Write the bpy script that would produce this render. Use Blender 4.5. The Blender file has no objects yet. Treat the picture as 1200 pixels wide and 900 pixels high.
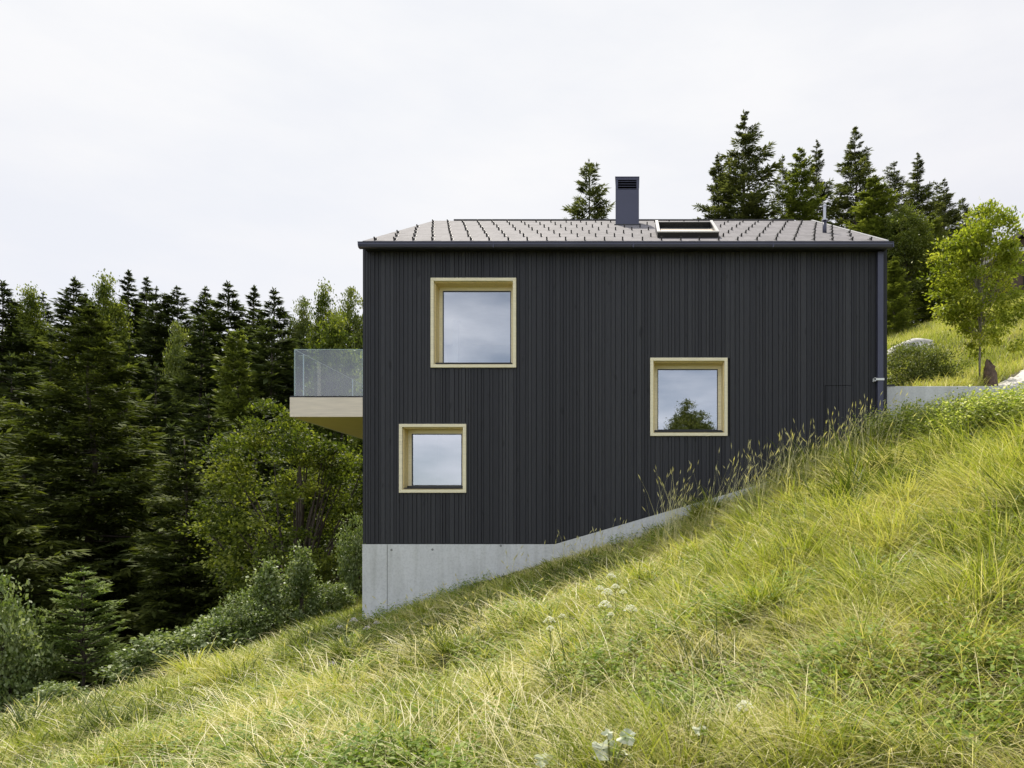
import bpy, math, random
import numpy as np
from mathutils import Vector, Matrix
R = math.radians
rng = np.random.default_rng(7)
random.seed(7)
S = bpy.context.scene
COL = S.collection

# ------------------------------------------------------------------ camera
F, CX, CY, D = 800.0, 740.0, 613.0, 15.7          # focal (px), principal point, distance to facade
cam = bpy.data.cameras.new('camera'); camo = bpy.data.objects.new('camera', cam); COL.objects.link(camo)
camo.location = (0, -D, 0); camo.rotation_euler = (R(90), 0, R(0))
cam.sensor_width = 36; cam.lens = F/1200*36
cam.shift_x = -(CX-600)/1200; cam.shift_y = (CY-450)/1200
cam.clip_start = 0.05; cam.clip_end = 3000
S.camera = camo
def P(px, py, t): return ((px-CX)/F*t, t-D, (CY-py)/F*t)

# ------------------------------------------------------------------ world, sun, exposure
SUN_EL, SUN_AZ = R(59), math.atan2(-0.36, 0.93)    # azimuth from +Y towards +X
w = bpy.data.worlds.new('World'); S.world = w; w.use_nodes = True
nt = w.node_tree; nt.nodes.clear()
out = nt.nodes.new('ShaderNodeOutputWorld'); bg = nt.nodes.new('ShaderNodeBackground')
sky = nt.nodes.new('ShaderNodeTexSky'); sky.sky_type = 'NISHITA'; sky.sun_disc = False
sky.sun_elevation = SUN_EL; sky.sun_rotation = SUN_AZ
sky.altitude = 900; sky.air_density = 1.0; sky.dust_density = .6
tc = nt.nodes.new('ShaderNodeTexCoord')
mp = nt.nodes.new('ShaderNodeMapping'); mp.inputs['Scale'].default_value = (1.0, 1.0, 3.2)
mp.inputs['Rotation'].default_value = (0.25, 0.1, 0.5)
n1 = nt.nodes.new('ShaderNodeTexNoise'); n1.inputs['Scale'].default_value = 2.6; n1.inputs['Detail'].default_value = 7; n1.inputs['Roughness'].default_value = .55
cr = nt.nodes.new('ShaderNodeValToRGB'); cr.color_ramp.elements[0].position = .40; cr.color_ramp.elements[1].position = .66
cr.color_ramp.elements[0].color = (0, 0, 0, 1); cr.color_ramp.elements[1].color = (1, 1, 1, 1)
# veil of cloud: thick over the valley (towards +Y), thinner and broken behind
sep = nt.nodes.new('ShaderNodeSeparateXYZ')
veil = nt.nodes.new('ShaderNodeMapRange'); veil.inputs[1].default_value = -.75; veil.inputs[2].default_value = .45
veil.inputs[3].default_value = .22; veil.inputs[4].default_value = .86
cmix = nt.nodes.new('ShaderNodeMapRange'); cmix.clamp = True
cmix.inputs[1].default_value = 0; cmix.inputs[2].default_value = 1; cmix.inputs[4].default_value = .97
mix = nt.nodes.new('ShaderNodeMix'); mix.data_type = 'RGBA'
cc = nt.nodes.new('ShaderNodeMix'); cc.data_type = 'RGBA'       # clouds facing the sun's side are brighter behind the viewer
cc.inputs[6].default_value = (13.2, 13.6, 14.6, 1); cc.inputs[7].default_value = (6.95, 6.88, 7.25, 1)
cf = nt.nodes.new('ShaderNodeMapRange'); cf.inputs[1].default_value = -.5; cf.inputs[2].default_value = .3
nt.links.new(sep.outputs[1], cf.inputs[0]); nt.links.new(cf.outputs[0], cc.inputs[0])
dt = nt.nodes.new('ShaderNodeVectorMath'); dt.operation = 'DOT_PRODUCT'
dt.inputs[1].default_value = (math.sin(SUN_AZ)*math.cos(SUN_EL), math.cos(SUN_AZ)*math.cos(SUN_EL), math.sin(SUN_EL))
nt.links.new(tc.outputs['Generated'], dt.inputs[0])
hl = nt.nodes.new('ShaderNodeMapRange'); hl.interpolation_type = 'SMOOTHSTEP'; hl.inputs[1].default_value = .45; hl.inputs[2].default_value = .97
nt.links.new(dt.outputs['Value'], hl.inputs[0])
cs2 = nt.nodes.new('ShaderNodeMix'); cs2.data_type = 'RGBA'; cs2.inputs[7].default_value = (7.75, 7.75, 7.8, 1)
nt.links.new(hl.outputs[0], cs2.inputs[0]); nt.links.new(cc.outputs[2], cs2.inputs[6]); nt.links.new(cs2.outputs[2], mix.inputs[7])
L = nt.links.new
L(tc.outputs['Generated'], mp.inputs[0]); L(mp.outputs[0], n1.inputs[0]); L(n1.outputs[0], cr.inputs[0])
L(tc.outputs['Generated'], sep.inputs[0]); L(sep.outputs[1], veil.inputs[0])
L(cr.outputs[0], cmix.inputs[0]); L(veil.outputs[0], cmix.inputs[3])
L(cmix.outputs[0], mix.inputs[0]); L(sky.outputs[0], mix.inputs[6]); L(mix.outputs[2], bg.inputs[0])
bg.inputs[1].default_value = 0.11
L(bg.outputs[0], out.inputs[0])
sl = bpy.data.lights.new('sun', 'SUN'); so = bpy.data.objects.new('sun', sl); COL.objects.link(so)
sl.energy = 5.0; sl.angle = R(.6); sl.color = (1, .94, .82)
sd = Vector((math.sin(SUN_AZ)*math.cos(SUN_EL), math.cos(SUN_AZ)*math.cos(SUN_EL), math.sin(SUN_EL)))
so.rotation_euler = sd.to_track_quat('Z', 'Y').to_euler()
S.view_settings.view_transform = 'Standard'; S.view_settings.look = 'None'
S.view_settings.exposure = 0.22; S.view_settings.gamma = 1
S.cycles.max_bounces = 7; S.cycles.transparent_max_bounces = 12

# ------------------------------------------------------------------ material helpers
def newmat(name):
    m = bpy.data.materials.new(name); m.use_nodes = True
    t = m.node_tree; b = t.nodes['Principled BSDF']
    return m, t, b
def nz(t, scale, detail=4, rough=.55, coord='Object', mscale=None):
    c = t.nodes.new('ShaderNodeTexCoord'); n = t.nodes.new('ShaderNodeTexNoise')
    n.inputs['Scale'].default_value = scale; n.inputs['Detail'].default_value = detail; n.inputs['Roughness'].default_value = rough
    if mscale:
        m = t.nodes.new('ShaderNodeMapping'); m.inputs['Scale'].default_value = mscale
        t.links.new(c.outputs[coord], m.inputs[0]); t.links.new(m.outputs[0], n.inputs[0])
    else: t.links.new(c.outputs[coord], n.inputs[0])
    return n
def ramp(t, src, stops):
    r = t.nodes.new('ShaderNodeValToRGB'); e = r.color_ramp.elements
    while len(e) < len(stops): e.new(.5)
    for k, (p, c) in enumerate(stops): e[k].position = p; e[k].color = (*c, 1)
    t.links.new(src, r.inputs[0]); return r
def bump(t, src, b, strength, dist=.01):
    n = t.nodes.new('ShaderNodeBump'); n.inputs['Strength'].default_value = strength; n.inputs['Distance'].default_value = dist
    t.links.new(src, n.inputs['Height']); t.links.new(n.outputs[0], b.inputs['Normal']); return n
def simple(name, col, rough=.6, metal=0, var=.12, scale=6, mscale=None, bmp=.15, bdist=.004, spec=.5):
    m, t, b = newmat(name)
    n = nz(t, scale, mscale=mscale)
    lo = tuple(c*(1-var) for c in col); hi = tuple(min(1, c*(1+var)) for c in col)
    r = ramp(t, n.outputs[0], [(.3, lo), (.7, hi)])
    t.links.new(r.outputs[0], b.inputs['Base Color'])
    b.inputs['Roughness'].default_value = rough; b.inputs['Metallic'].default_value = metal
    b.inputs['Specular IOR Level'].default_value = spec
    if bmp: bump(t, n.outputs[0], b, bmp, bdist)
    return m
def leafmat(name, stops, trans=.4, rough=.5, spec=.35, attr='var', tgain=1.15):
    m, t, b = newmat(name)
    a = t.nodes.new('ShaderNodeAttribute'); a.attribute_name = attr
    r = ramp(t, a.outputs['Fac'], stops)
    t.links.new(r.outputs[0], b.inputs['Base Color'])
    b.inputs['Roughness'].default_value = rough; b.inputs['Specular IOR Level'].default_value = spec
    tr = t.nodes.new('ShaderNodeBsdfTranslucent')
    hs = t.nodes.new('ShaderNodeMix'); hs.data_type = 'RGBA'; hs.blend_type = 'MULTIPLY'; hs.inputs[0].default_value = 1
    hs.inputs[7].default_value = (1.15*tgain, 1.2*tgain, .6*tgain, 1)
    t.links.new(r.outputs[0], hs.inputs[6]); t.links.new(hs.outputs[2], tr.inputs[0])
    mx = t.nodes.new('ShaderNodeMixShader'); mx.inputs[0].default_value = trans
    t.links.new(b.outputs[0], mx.inputs[1]); t.links.new(tr.outputs[0], mx.inputs[2])
    t.links.new(mx.outputs[0], t.nodes['Material Output'].inputs[0])
    return m

M = {}
# dark stained boards
m, t, b = newmat('dark_boards')
a = t.nodes.new('ShaderNodeAttribute'); a.attribute_name = 'var'
r1 = ramp(t, a.outputs['Fac'], [(0, (.020, .020, .024)), (.5, (.0265, .0265, .0305)), (1, (.036, .036, .040))])
g = nz(t, 3, 6, .6, mscale=(22, 22, .9))
r2 = ramp(t, g.outputs[0], [(.25, (.72, .72, .72)), (.75, (1.2, 1.2, 1.22))])
mm = t.nodes.new('ShaderNodeMix'); mm.data_type = 'RGBA'; mm.blend_type = 'MULTIPLY'; mm.inputs[0].default_value = 1
t.links.new(r1.outputs[0], mm.inputs[6]); t.links.new(r2.outputs[0], mm.inputs[7])
kn = nz(t, 2.2, 1, .3, mscale=(3.0, 3.0, 1.3))
r3 = ramp(t, kn.outputs[0], [(.71, (1, 1, 1)), (.76, (.55, .55, .55))])
m2 = t.nodes.new('ShaderNodeMix'); m2.data_type = 'RGBA'; m2.blend_type = 'MULTIPLY'; m2.inputs[0].default_value = 1
t.links.new(mm.outputs[2], m2.inputs[6]); t.links.new(r3.outputs[0], m2.inputs[7])
t.links.new(m2.outputs[2], b.inputs['Base Color']); b.inputs['Roughness'].default_value = .62
b.inputs['Specular IOR Level'].default_value = .35
bump(t, g.outputs[0], b, .35, .003); M['boards'] = m
M['backing'] = simple('black_membrane', (.012, .012, .013), .8)
# concrete
m, t, b = newmat('concrete')
c1 = nz(t, 1.1, 6, .6); c2 = nz(t, 22, 4, .6)
ra = ramp(t, c1.outputs[0], [(.3, (.53, .53, .525)), (.5, (.60, .60, .595)), (.72, (.66, .66, .655))])
rb = ramp(t, c2.outputs[0], [(.25, (.82, .82, .82)), (.55, (1, 1, 1))])
mm = t.nodes.new('ShaderNodeMix'); mm.data_type = 'RGBA'; mm.blend_type = 'MULTIPLY'; mm.inputs[0].default_value = 1
t.links.new(ra.outputs[0], mm.inputs[6]); t.links.new(rb.outputs[0], mm.inputs[7])
st = nz(t, 2.0, 3, .5, mscale=(3.2, 1, .22))
rs = ramp(t, st.outputs[0], [(.3, (.86, .86, .84)), (.55, (1, 1, 1))])
m3 = t.nodes.new('ShaderNodeMix'); m3.data_type = 'RGBA'; m3.blend_type = 'MULTIPLY'; m3.inputs[0].default_value = 1
t.links.new(mm.outputs[2], m3.inputs[6]); t.links.new(rs.outputs[0], m3.inputs[7])
t.links.new(m3.outputs[2], b.inputs['Base Color']); b.inputs['Roughness'].default_value = .85
bump(t, c2.outputs[0], b, .3, .004); M['concrete'] = m
M['conc_dark'] = simple('concrete_mark', (.22, .22, .21), .9)
M['pale_wood'] = simple('pale_wood', (.80, .72, .50), .55, var=.10, scale=3, mscale=(1.2, 1.2, 14), bmp=.1)
M['reveal_wood'] = simple('reveal_wood', (.74, .59, .28), .55, var=.12, scale=3, mscale=(10, 10, 10), bmp=.1)
M['deck_wood'] = simple('spruce_panel', (.70, .61, .49), .6, var=.10, scale=2, mscale=(1, 1, 16), bmp=.1)
M['soffit_wood'] = simple('spruce_soffit', (.80, .64, .26), .6, var=.10, scale=2, mscale=(1, 14, 1), bmp=.1)
M['navy'] = simple('navy_sheet_metal', (.062, .063, .095), .42, 0.3, var=.06, scale=2, bmp=0)
M['black'] = simple('black_metal', (.02, .02, .022), .4, .2, var=.05, bmp=0)
M['grey_metal'] = simple('grey_metal', (.45, .45, .47), .35, .8, var=.08, bmp=0)
M['verge'] = simple('pale_verge_metal', (.45, .44, .43), .4, .3, var=.08, bmp=0)
M['guard'] = simple('guard_metal', (.035, .033, .034), .5, .3, var=.1, bmp=0)
M['white'] = simple('white_plaster', (.78, .78, .77), .8, var=.03, bmp=0)
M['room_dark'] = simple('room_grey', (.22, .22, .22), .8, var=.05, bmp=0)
M['floor_wood'] = simple('floor_wood', (.35, .25, .15), .5, var=.15, bmp=0)
M['beige'] = simple('beige_blind', (.62, .50, .36), .7, var=.05, bmp=0)
M['white_plastic'] = simple('white_plastic', (.75, .75, .74), .5, var=.04, bmp=0)
M['gravel'] = simple('pale_gravel', (.62, .58, .53), .9, var=.16, scale=30, bmp=.5, bdist=.02)
M['boulder'] = simple('boulder_stone', (.48, .46, .42), .9, var=.4, scale=5, bmp=.6, bdist=.05)
M['bark'] = simple('bark', (.085, .065, .05), .9, var=.4, scale=8, mscale=(3, 3, .8), bmp=.8, bdist=.02)
M['pale_bark'] = simple('pale_bark', (.26, .23, .19), .85, var=.3, scale=14, mscale=(2, 2, .8), bmp=.5, bdist=.01)
M['stump'] = simple('stump_bark', (.13, .085, .06), .95, var=.4, scale=10, bmp=.9, bdist=.03)
M['old_wood'] = simple('weathered_wood', (.10, .065, .045), .8, var=.35, scale=3, mscale=(1, 1, 10), bmp=.3)
M['roof_brown'] = simple('chalet_roofing', (.14, .11, .10), .8, var=.2, scale=10)
# roof shingles : laid rows and joints
m, t, b = newmat('roof_shingles')
c = t.nodes.new('ShaderNodeTexCoord'); br = t.nodes.new('ShaderNodeTexBrick')
mpn = t.nodes.new('ShaderNodeMapping'); mpn.inputs['Scale'].default_value = (1, 1, 1)
t.links.new(c.outputs['UV'], mpn.inputs[0]); t.links.new(mpn.outputs[0], br.inputs[0])
br.inputs['Scale'].default_value = 1; br.inputs['Brick Width'].default_value = .435; br.inputs['Row Height'].default_value = .30
br.inputs['Mortar Size'].default_value = .007; br.inputs['Mortar Smooth'].default_value = .3
br.inputs['Color1'].default_value = (.165, .155, .160, 1); br.inputs['Color2'].default_value = (.225, .212, .218, 1); br.inputs['Mortar'].default_value = (.15, .14, .145, 1)
n = nz(t, 9, 5, .6); rr = ramp(t, n.outputs[0], [(.3, (.85, .85, .85)), (.7, (1.12, 1.12, 1.12))])
mm = t.nodes.new('ShaderNodeMix'); mm.data_type = 'RGBA'; mm.blend_type = 'MULTIPLY'; mm.inputs[0].default_value = 1
t.links.new(br.outputs[0], mm.inputs[6]); t.links.new(rr.outputs[0], mm.inputs[7]); t.links.new(mm.outputs[2], b.inputs['Base Color'])
b.inputs['Roughness'].default_value = .8; b.inputs['Specular IOR Level'].default_value = .12
bump(t, br.outputs['Fac'], b, -.6, .01); M['shingle'] = m
# glass
def glassmat(name, refl, tint, rough=0.0):
    m, t, b = newmat(name); t.nodes.remove(b)
    tr = t.nodes.new('ShaderNodeBsdfTransparent'); tr.inputs[0].default_value = (*tint, 1)
    gl = t.nodes.new('ShaderNodeBsdfGlossy'); gl.inputs['Roughness'].default_value = rough; gl.inputs[0].default_value = (.93, .95, 1, 1)
    fr = t.nodes.new('ShaderNodeFresnel'); fr.inputs[0].default_value = 1.5
    ad = t.nodes.new('ShaderNodeMath'); ad.operation = 'ADD'; ad.use_clamp = True; ad.inputs[1].default_value = refl
    mx = t.nodes.new('ShaderNodeMixShader')
    t.links.new(fr.outputs[0], ad.inputs[0]); t.links.new(ad.outputs[0], mx.inputs[0])
    t.links.new(tr.outputs[0], mx.inputs[1]); t.links.new(gl.outputs[0], mx.inputs[2])
    t.links.new(mx.outputs[0], t.nodes['Material Output'].inputs[0]); return m
M['glass'] = glassmat('window_glass', .36, (.75, .80, .82))
M['rail_glass'] = glassmat('railing_glass', .07, (.80, .88, .92))
M['glass_edge'] = simple('glass_edge', (.34, .44, .43), .2, var=.02, bmp=0)
# ground
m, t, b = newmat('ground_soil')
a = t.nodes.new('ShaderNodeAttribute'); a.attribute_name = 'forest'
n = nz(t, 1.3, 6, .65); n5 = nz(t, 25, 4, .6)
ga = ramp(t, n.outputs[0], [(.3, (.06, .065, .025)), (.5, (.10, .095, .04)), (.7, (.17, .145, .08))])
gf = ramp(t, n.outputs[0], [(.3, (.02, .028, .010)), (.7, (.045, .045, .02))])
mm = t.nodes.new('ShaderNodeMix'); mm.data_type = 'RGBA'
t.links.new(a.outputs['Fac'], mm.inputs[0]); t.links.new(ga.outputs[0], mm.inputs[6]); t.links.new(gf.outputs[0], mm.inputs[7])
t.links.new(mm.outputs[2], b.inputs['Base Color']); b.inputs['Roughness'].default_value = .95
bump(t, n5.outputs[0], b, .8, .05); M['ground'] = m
# leaves
M['grass'] = leafmat('grass_blades', [(0, (.065, .095, .012)), (.22, (.20, .235, .025)), (.45, (.365, .41, .068)), (.60, (.49, .475, .13)), (.78, (.64, .56, .28)), (1, (.84, .77, .56))], .33, .5, .3)
M['herb'] = leafmat('herb_leaves', [(0, (.10, .17, .02)), (.5, (.19, .27, .035)), (1, (.33, .38, .10))], .4, .55, .25)
M['nettle'] = leafmat('nettle_leaves', [(0, (.15, .21, .03)), (.5, (.33, .38, .07)), (.78, (.50, .51, .20)), (1, (.72, .70, .50))], .48, .5, .4)
M['seed'] = leafmat('seed_heads', [(0, (.60, .54, .32)), (1, (.82, .77, .55))], .5, .6, .2)
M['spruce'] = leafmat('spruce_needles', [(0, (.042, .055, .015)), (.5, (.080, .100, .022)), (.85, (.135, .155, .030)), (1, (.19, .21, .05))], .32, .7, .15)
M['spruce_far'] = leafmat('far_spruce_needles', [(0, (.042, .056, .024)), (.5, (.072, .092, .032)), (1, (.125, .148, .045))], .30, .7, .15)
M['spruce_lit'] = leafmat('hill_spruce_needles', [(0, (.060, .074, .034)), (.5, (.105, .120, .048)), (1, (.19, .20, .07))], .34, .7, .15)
M['fir'] = leafmat('young_fir_needles', [(0, (.09, .14, .035)), (.5, (.16, .22, .05)), (1, (.28, .33, .10))], .35, .6, .2)
M['larch'] = leafmat('larch_needles', [(0, (.085, .110, .025)), (.5, (.145, .175, .035)), (1, (.25, .27, .06))], .38, .6, .2)
M['leaf_dark'] = leafmat('tree_leaves', [(0, (.045, .065, .010)), (.5, (.11, .14, .018)), (1, (.27, .29, .05))], .42, .6, .18)
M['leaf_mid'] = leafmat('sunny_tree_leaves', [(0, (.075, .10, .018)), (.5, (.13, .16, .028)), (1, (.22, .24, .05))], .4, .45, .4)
M['leaf_bright'] = leafmat('young_tree_leaves', [(0, (.15, .19, .02)), (.5, (.27, .31, .035)), (1, (.46, .46, .08))], .5, .5, .3)
M['shrub'] = leafmat('shrub_leaves', [(0, (.08, .12, .03)), (.5, (.17, .22, .06)), (1, (.38, .42, .24))], .32, .45, .4)
M['bush'] = leafmat('bush_leaves', [(0, (.09, .12, .03)), (.5, (.16, .19, .05)), (1, (.30, .32, .11))], .35, .5, .3)
M['pale_leaf'] = leafmat('pale_felted_leaves', [(0, (.34, .40, .22)), (.5, (.50, .53, .40)), (1, (.68, .68, .58))], .15, .8, .2)
M['petal'] = leafmat('white_petals', [(0, (.70, .69, .66)), (1, (.85, .84, .82))], .25, .7, .2)
M['violet'] = leafmat('violet_petals', [(0, (.42, .38, .50)), (1, (.62, .58, .66))], .25, .7, .2)
M['stem'] = leafmat('plant_stems', [(0, (.12, .15, .04)), (1, (.22, .22, .09))], .1, .6, .3)

# ------------------------------------------------------------------ object helpers
def tag(o, label=None, cat=None, group=None, kind=None):
    if label: o['label'] = label
    if cat: o['category'] = cat
    if group: o['group'] = group
    if kind: o['kind'] = kind
    return o
def empty(name, loc=(0, 0, 0), rz=0, label=None, cat=None, group=None):
    o = bpy.data.objects.new(name, None); COL.objects.link(o); o.location = loc; o.rotation_euler = (0, 0, rz)
    o.empty_display_size = .2
    return tag(o, label, cat, group)

class MB:
    """numpy mesh collector: verts, faces of 3/4/n, material index, per face value"""
    def __init__(s): s.v = []; s.loops = []; s.tot = []; s.val = []; s.mi = []; s.n = 0; s.uv = None
    def add(s, V, Fa, val=.5, mi=0):
        V = np.asarray(V, dtype=np.float32).reshape(-1, 3); Fa = np.asarray(Fa, dtype=np.int64)
        s.v.append(V); s.loops.append((Fa+s.n).ravel()); s.tot.append(np.full(len(Fa), Fa.shape[1]))
        s.val.append(np.broadcast_to(np.asarray(val, dtype=np.float32), (len(Fa),)).copy()); s.mi.append(np.full(len(Fa), mi)); s.n += len(V)
    def box(s, x0, x1, y0, y1, z0, z1, val=.5, mi=0):
        V = [(x, y, z) for z in (z0, z1) for y in (y0, y1) for x in (x0, x1)]
        s.add(V, [(0, 2, 3, 1), (4, 5, 7, 6), (0, 1, 5, 4), (2, 6, 7, 3), (0, 4, 6, 2), (1, 3, 7, 5)], val, mi)
    def hexa(s, V, val=.5, mi=0):       # 8 corners in box order
        s.add(V, [(0, 2, 3, 1), (4, 5, 7, 6), (0, 1, 5, 4), (2, 6, 7, 3), (0, 4, 6, 2), (1, 3, 7, 5)], val, mi)
    def tube(s, pts, rad, n=6, val=.5, mi=0, cap=True):
        pts = [Vector(p) for p in pts]; k = len(pts); V = []
        rad = rad if hasattr(rad, '__len__') else [rad]*k
        up = Vector((0, 0, 1))
        for i, p in enumerate(pts):
            d = (pts[min(i+1, k-1)]-pts[max(i-1, 0)]).normalized()
            a = d.cross(up); a = a.normalized() if a.length > 1e-3 else Vector((1, 0, 0))
            b_ = d.cross(a).normalized()
            for j in range(n):
                q = 2*math.pi*j/n; V.append(p+(a*math.cos(q)+b_*math.sin(q))*rad[i])
        Fq = [(i*n+j, i*n+(j+1) % n, (i+1)*n+(j+1) % n, (i+1)*n+j) for i in range(k-1) for j in range(n)]
        base = s.n; s.add([tuple(v) for v in V], Fq, val, mi)
        if cap:
            s.loops.append(np.array([base+j for j in range(n)][::-1])); s.tot.append(np.array([n])); s.val.append(np.array([val], dtype=np.float32)); s.mi.append(np.array([mi]))
            s.loops.append(np.array([base+(k-1)*n+j for j in range(n)])); s.tot.append(np.array([n])); s.val.append(np.array([val], dtype=np.float32)); s.mi.append(np.array([mi]))
    def leaves(s, p, d, wv, Ln, W, val, mi=0, belly=.45):
        """diamond leaves: base p, unit dir d, unit width vec wv"""
        p = np.asarray(p); Ln = np.asarray(Ln).reshape(-1, 1); W = np.asarray(W).reshape(-1, 1)
        mid = p+d*Ln*belly
        V = np.stack([p, mid+wv*W*.5, p+d*Ln, mid-wv*W*.5], 1).reshape(-1, 3)
        n = len(p); Fa = np.arange(n*4).reshape(n, 4)
        s.add(V, Fa, val, mi)
    def mesh(s, name, mats, smooth=False):
        me = bpy.data.meshes.new(name)
        V = np.concatenate(s.v); lo = np.concatenate(s.loops).astype(np.int32); to = np.concatenate(s.tot).astype(np.int32)
        me.vertices.add(len(V)); me.vertices.foreach_set('co', V.astype(np.float32).ravel())
        me.loops.add(len(lo)); me.loops.foreach_set('vertex_index', lo)
        me.polygons.add(len(to)); st = np.concatenate([[0], np.cumsum(to)[:-1]]).astype(np.int32)
        me.polygons.foreach_set('loop_start', st)
        me.polygons.foreach_set('material_index', np.concatenate(s.mi).astype(np.int32))
        at = me.attributes.new('var', 'FLOAT', 'FACE'); at.data.foreach_set('value', np.concatenate(s.val).astype(np.float32))
        for m_ in (mats if isinstance(mats, (list, tuple)) else [mats]): me.materials.append(m_)
        me.update(calc_edges=True)
        me.polygons.foreach_set('use_smooth', np.full(len(to), bool(smooth)))
        return me
    def build(s, name, mats, parent=None, smooth=False):
        o = bpy.data.objects.new(name, s.mesh(name, mats, smooth)); COL.objects.link(o)
        if parent: o.parent = parent
        return o
def bevel(o, w_=.006, seg=2):
    m_ = o.modifiers.new('bevel', 'BEVEL'); m_.width = w_; m_.segments = seg; m_.limit_method = 'ANGLE'; return o

# value noise
_ng = np.random.default_rng(99).random((64, 64))
def vnoise(x, y, sc, off=0):
    x = np.asarray(x)*sc+off*7.3+100; y = np.asarray(y)*sc+off*3.1+100
    i = np.floor(x).astype(int); j = np.floor(y).astype(int); u = x-i; v = y-j
    u = u*u*(3-2*u); v = v*v*(3-2*v); g_ = lambda a_, b_: _ng[a_ % 64, b_ % 64]
    return (g_(i, j)*(1-u)+g_(i+1, j)*u)*(1-v)+(g_(i, j+1)*(1-u)+g_(i+1, j+1)*u)*v
def fbm(x, y, sc, off=0): return (vnoise(x, y, sc, off)+.5*vnoise(x, y, sc*2.1, off+1)+.25*vnoise(x, y, sc*4.3, off+2))/1.75

# ------------------------------------------------------------------ terrain
XK = np.array([-400, -120, -60, -35, -25, -18, -15, -13, -9, -6.2, -2.75, 0, 3, 5.2, 6.0, 8, 11, 15, 22, 40, 80, 400.])
YK = np.array([-400, -60, -15.7, -8, -3, .30, .42, 5, 10, 16, 25, 40, 60, 90, 140, 400.])
rowC = [-50, -40, -22, -12, -8.5, -5.8, -5.0, -4.35, -3.35, -2.7, -2.05, -1.65, -.95, -.3, -.05, .6, 1.6, 3, 5.5, 12, 25, 60]
rowF = [-50, -35, -20, -14, -11, -8, -6.0, -4.3, -3.05, -2.30, -1.04, -.36, .64, 1.50, 1.72, 2.0, 2.45, 4, 6.5, 13, 26, 60]
def lerp(a_, b_, k): return [x_*(1-k)+y_*k for x_, y_ in zip(a_, b_)]
rowM = lerp(rowC, rowF, .47); rowN = lerp(rowC, rowF, .80)
for i_, x_ in enumerate(XK):
    q_ = math.exp(-((x_+3.5)/3.6)**2); rowN[i_] -= .34*q_; rowM[i_] -= .30*q_
rowW = rowF[:14]+[3.05, 3.15, 3.25, 3.7, 6.2, 13, 26, 60]
ZK = np.array([
 [z-12 for z in rowC], [z-3 for z in rowC], rowC, rowM, rowN, rowF, rowW,
 [-50, -35, -20, -17, -14, -11, -9, -6.5, -2.6, -2.0, -.9, .2, 1.6, 2.7, 3.2, 4.0, 4.75, 5.9, 8.0, 10, 12, 30],
 [-48, -33, -20, -18, -17, -14, -12, -9.5, -5, -3.2, -1.2, .5, 2.5, 3.9, 4.5, 5.6, 6.9, 8.2, 10, 12, 14, 30],
 [-44, -30, -20, -19, -19, -17, -15, -12, -8, -5.5, -2, 0, 3, 5, 5.6, 7, 8.3, 9.4, 11, 13, 15, 30],
 [-38, -24, -17, -18, -18, -16, -14, -12, -9, -6, -2, 0, 4, 6, 6.6, 8.2, 9.7, 11.2, 13, 15, 16, 30],
 [-26, -15, -12, -14, -14, -12, -11, -10, -7, -4, 0, 2, 6, 8, 8.8, 10.5, 12.3, 14.0, 16, 18, 18, 30],
 [-10, -2, -4, -7, -7, -5, -4, -3, -1, 1, 4, 6, 10, 12, 12.8, 14.5, 16.5, 18.5, 20, 21, 20, 30],
 [6, 8, 7, 5, 5, 6, 7, 7, 8, 9, 11, 13, 16, 18, 19, 20, 21, 22.5, 24, 24, 24, 30],
 [16, 20, 20, 19, 19, 20, 20, 21, 21, 22, 24, 26, 28, 30, 31, 31, 31, 31, 31, 31, 31, 35],
 [40]*22], dtype=float)
def bil(x, y):
    x = np.clip(x, -399, 399); y = np.clip(y, -399, 399)
    i = np.clip(np.searchsorted(XK, x)-1, 0, len(XK)-2); j = np.clip(np.searchsorted(YK, y)-1, 0, len(YK)-2)
    u = (x-XK[i])/(XK[i+1]-XK[i]); v = (y-YK[j])/(YK[j+1]-YK[j])
    return (ZK[j, i]*(1-u)+ZK[j, i+1]*u)*(1-v)+(ZK[j+1, i]*(1-u)+ZK[j+1, i+1]*u)*v
def ground(x, y):
    x = np.asarray(x, dtype=float); y = np.asarray(y, dtype=float)
    z = sum(bil(x+dx, y) for dx in (-1.0, -.5, 0, .5, 1.0))/5
    near = np.clip(1-np.abs(y-.36)/.5, 0, 1)*(x > 4)
    z = z*(1-near)+bil(x, y)*near
    return z+((fbm(x, y, .45)-.5)*.42+(fbm(x, y, 1.3, 7)-.5)*.26)*(1-near)*np.clip((np.abs(y-.3)+.2)/2, .2, 1)
def gz(x, y): return float(ground(np.array([x]), np.array([y]))[0])
def edge_x(y):     # x of the meadow's lower edge, forest beyond
    return np.interp(y, [-60, -15, -6, -1.5, 0, 2, 4.5, 6.5, 9, 16], [-16, -15, -13.8, -12.2, -9.8, -9.2, -8.2, -6.2, -6.2, 3])
def hit(px, py, t0=2.5, t1=60):
    ts = np.linspace(t0, t1, 1500); xs = (px-CX)/F*ts; zs = (CY-py)/F*ts
    g_ = ground(xs, ts-D); k = np.argmax(zs < g_)
    return xs[k], ts[k]-D, g_[k], ts[k]
def axis(lo, hi, f0, f1, fine, far):
    c_ = list(np.arange(f0, f1+1e-6, fine)); s_ = fine; v = f0
    a_ = []
    while v > lo: s_ = min(s_*1.13, far); v -= s_; a_.append(v)
    s_ = fine; v = f1; b_ = []
    while v < hi: s_ = min(s_*1.13, far); v += s_; b_.append(v)
    return np.array(a_[::-1]+c_+b_)
gx = axis(-900, 900, -15, 13, .22, 30); gy = axis(-900, 900, -14, 8, .2, 30)
gy = np.sort(np.concatenate([gy[(gy < .2) | (gy > .6)], [.26, .31, .42, .5]]))
GX, GY = np.meshgrid(gx, gy)
GZ = ground(GX, GY)
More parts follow.
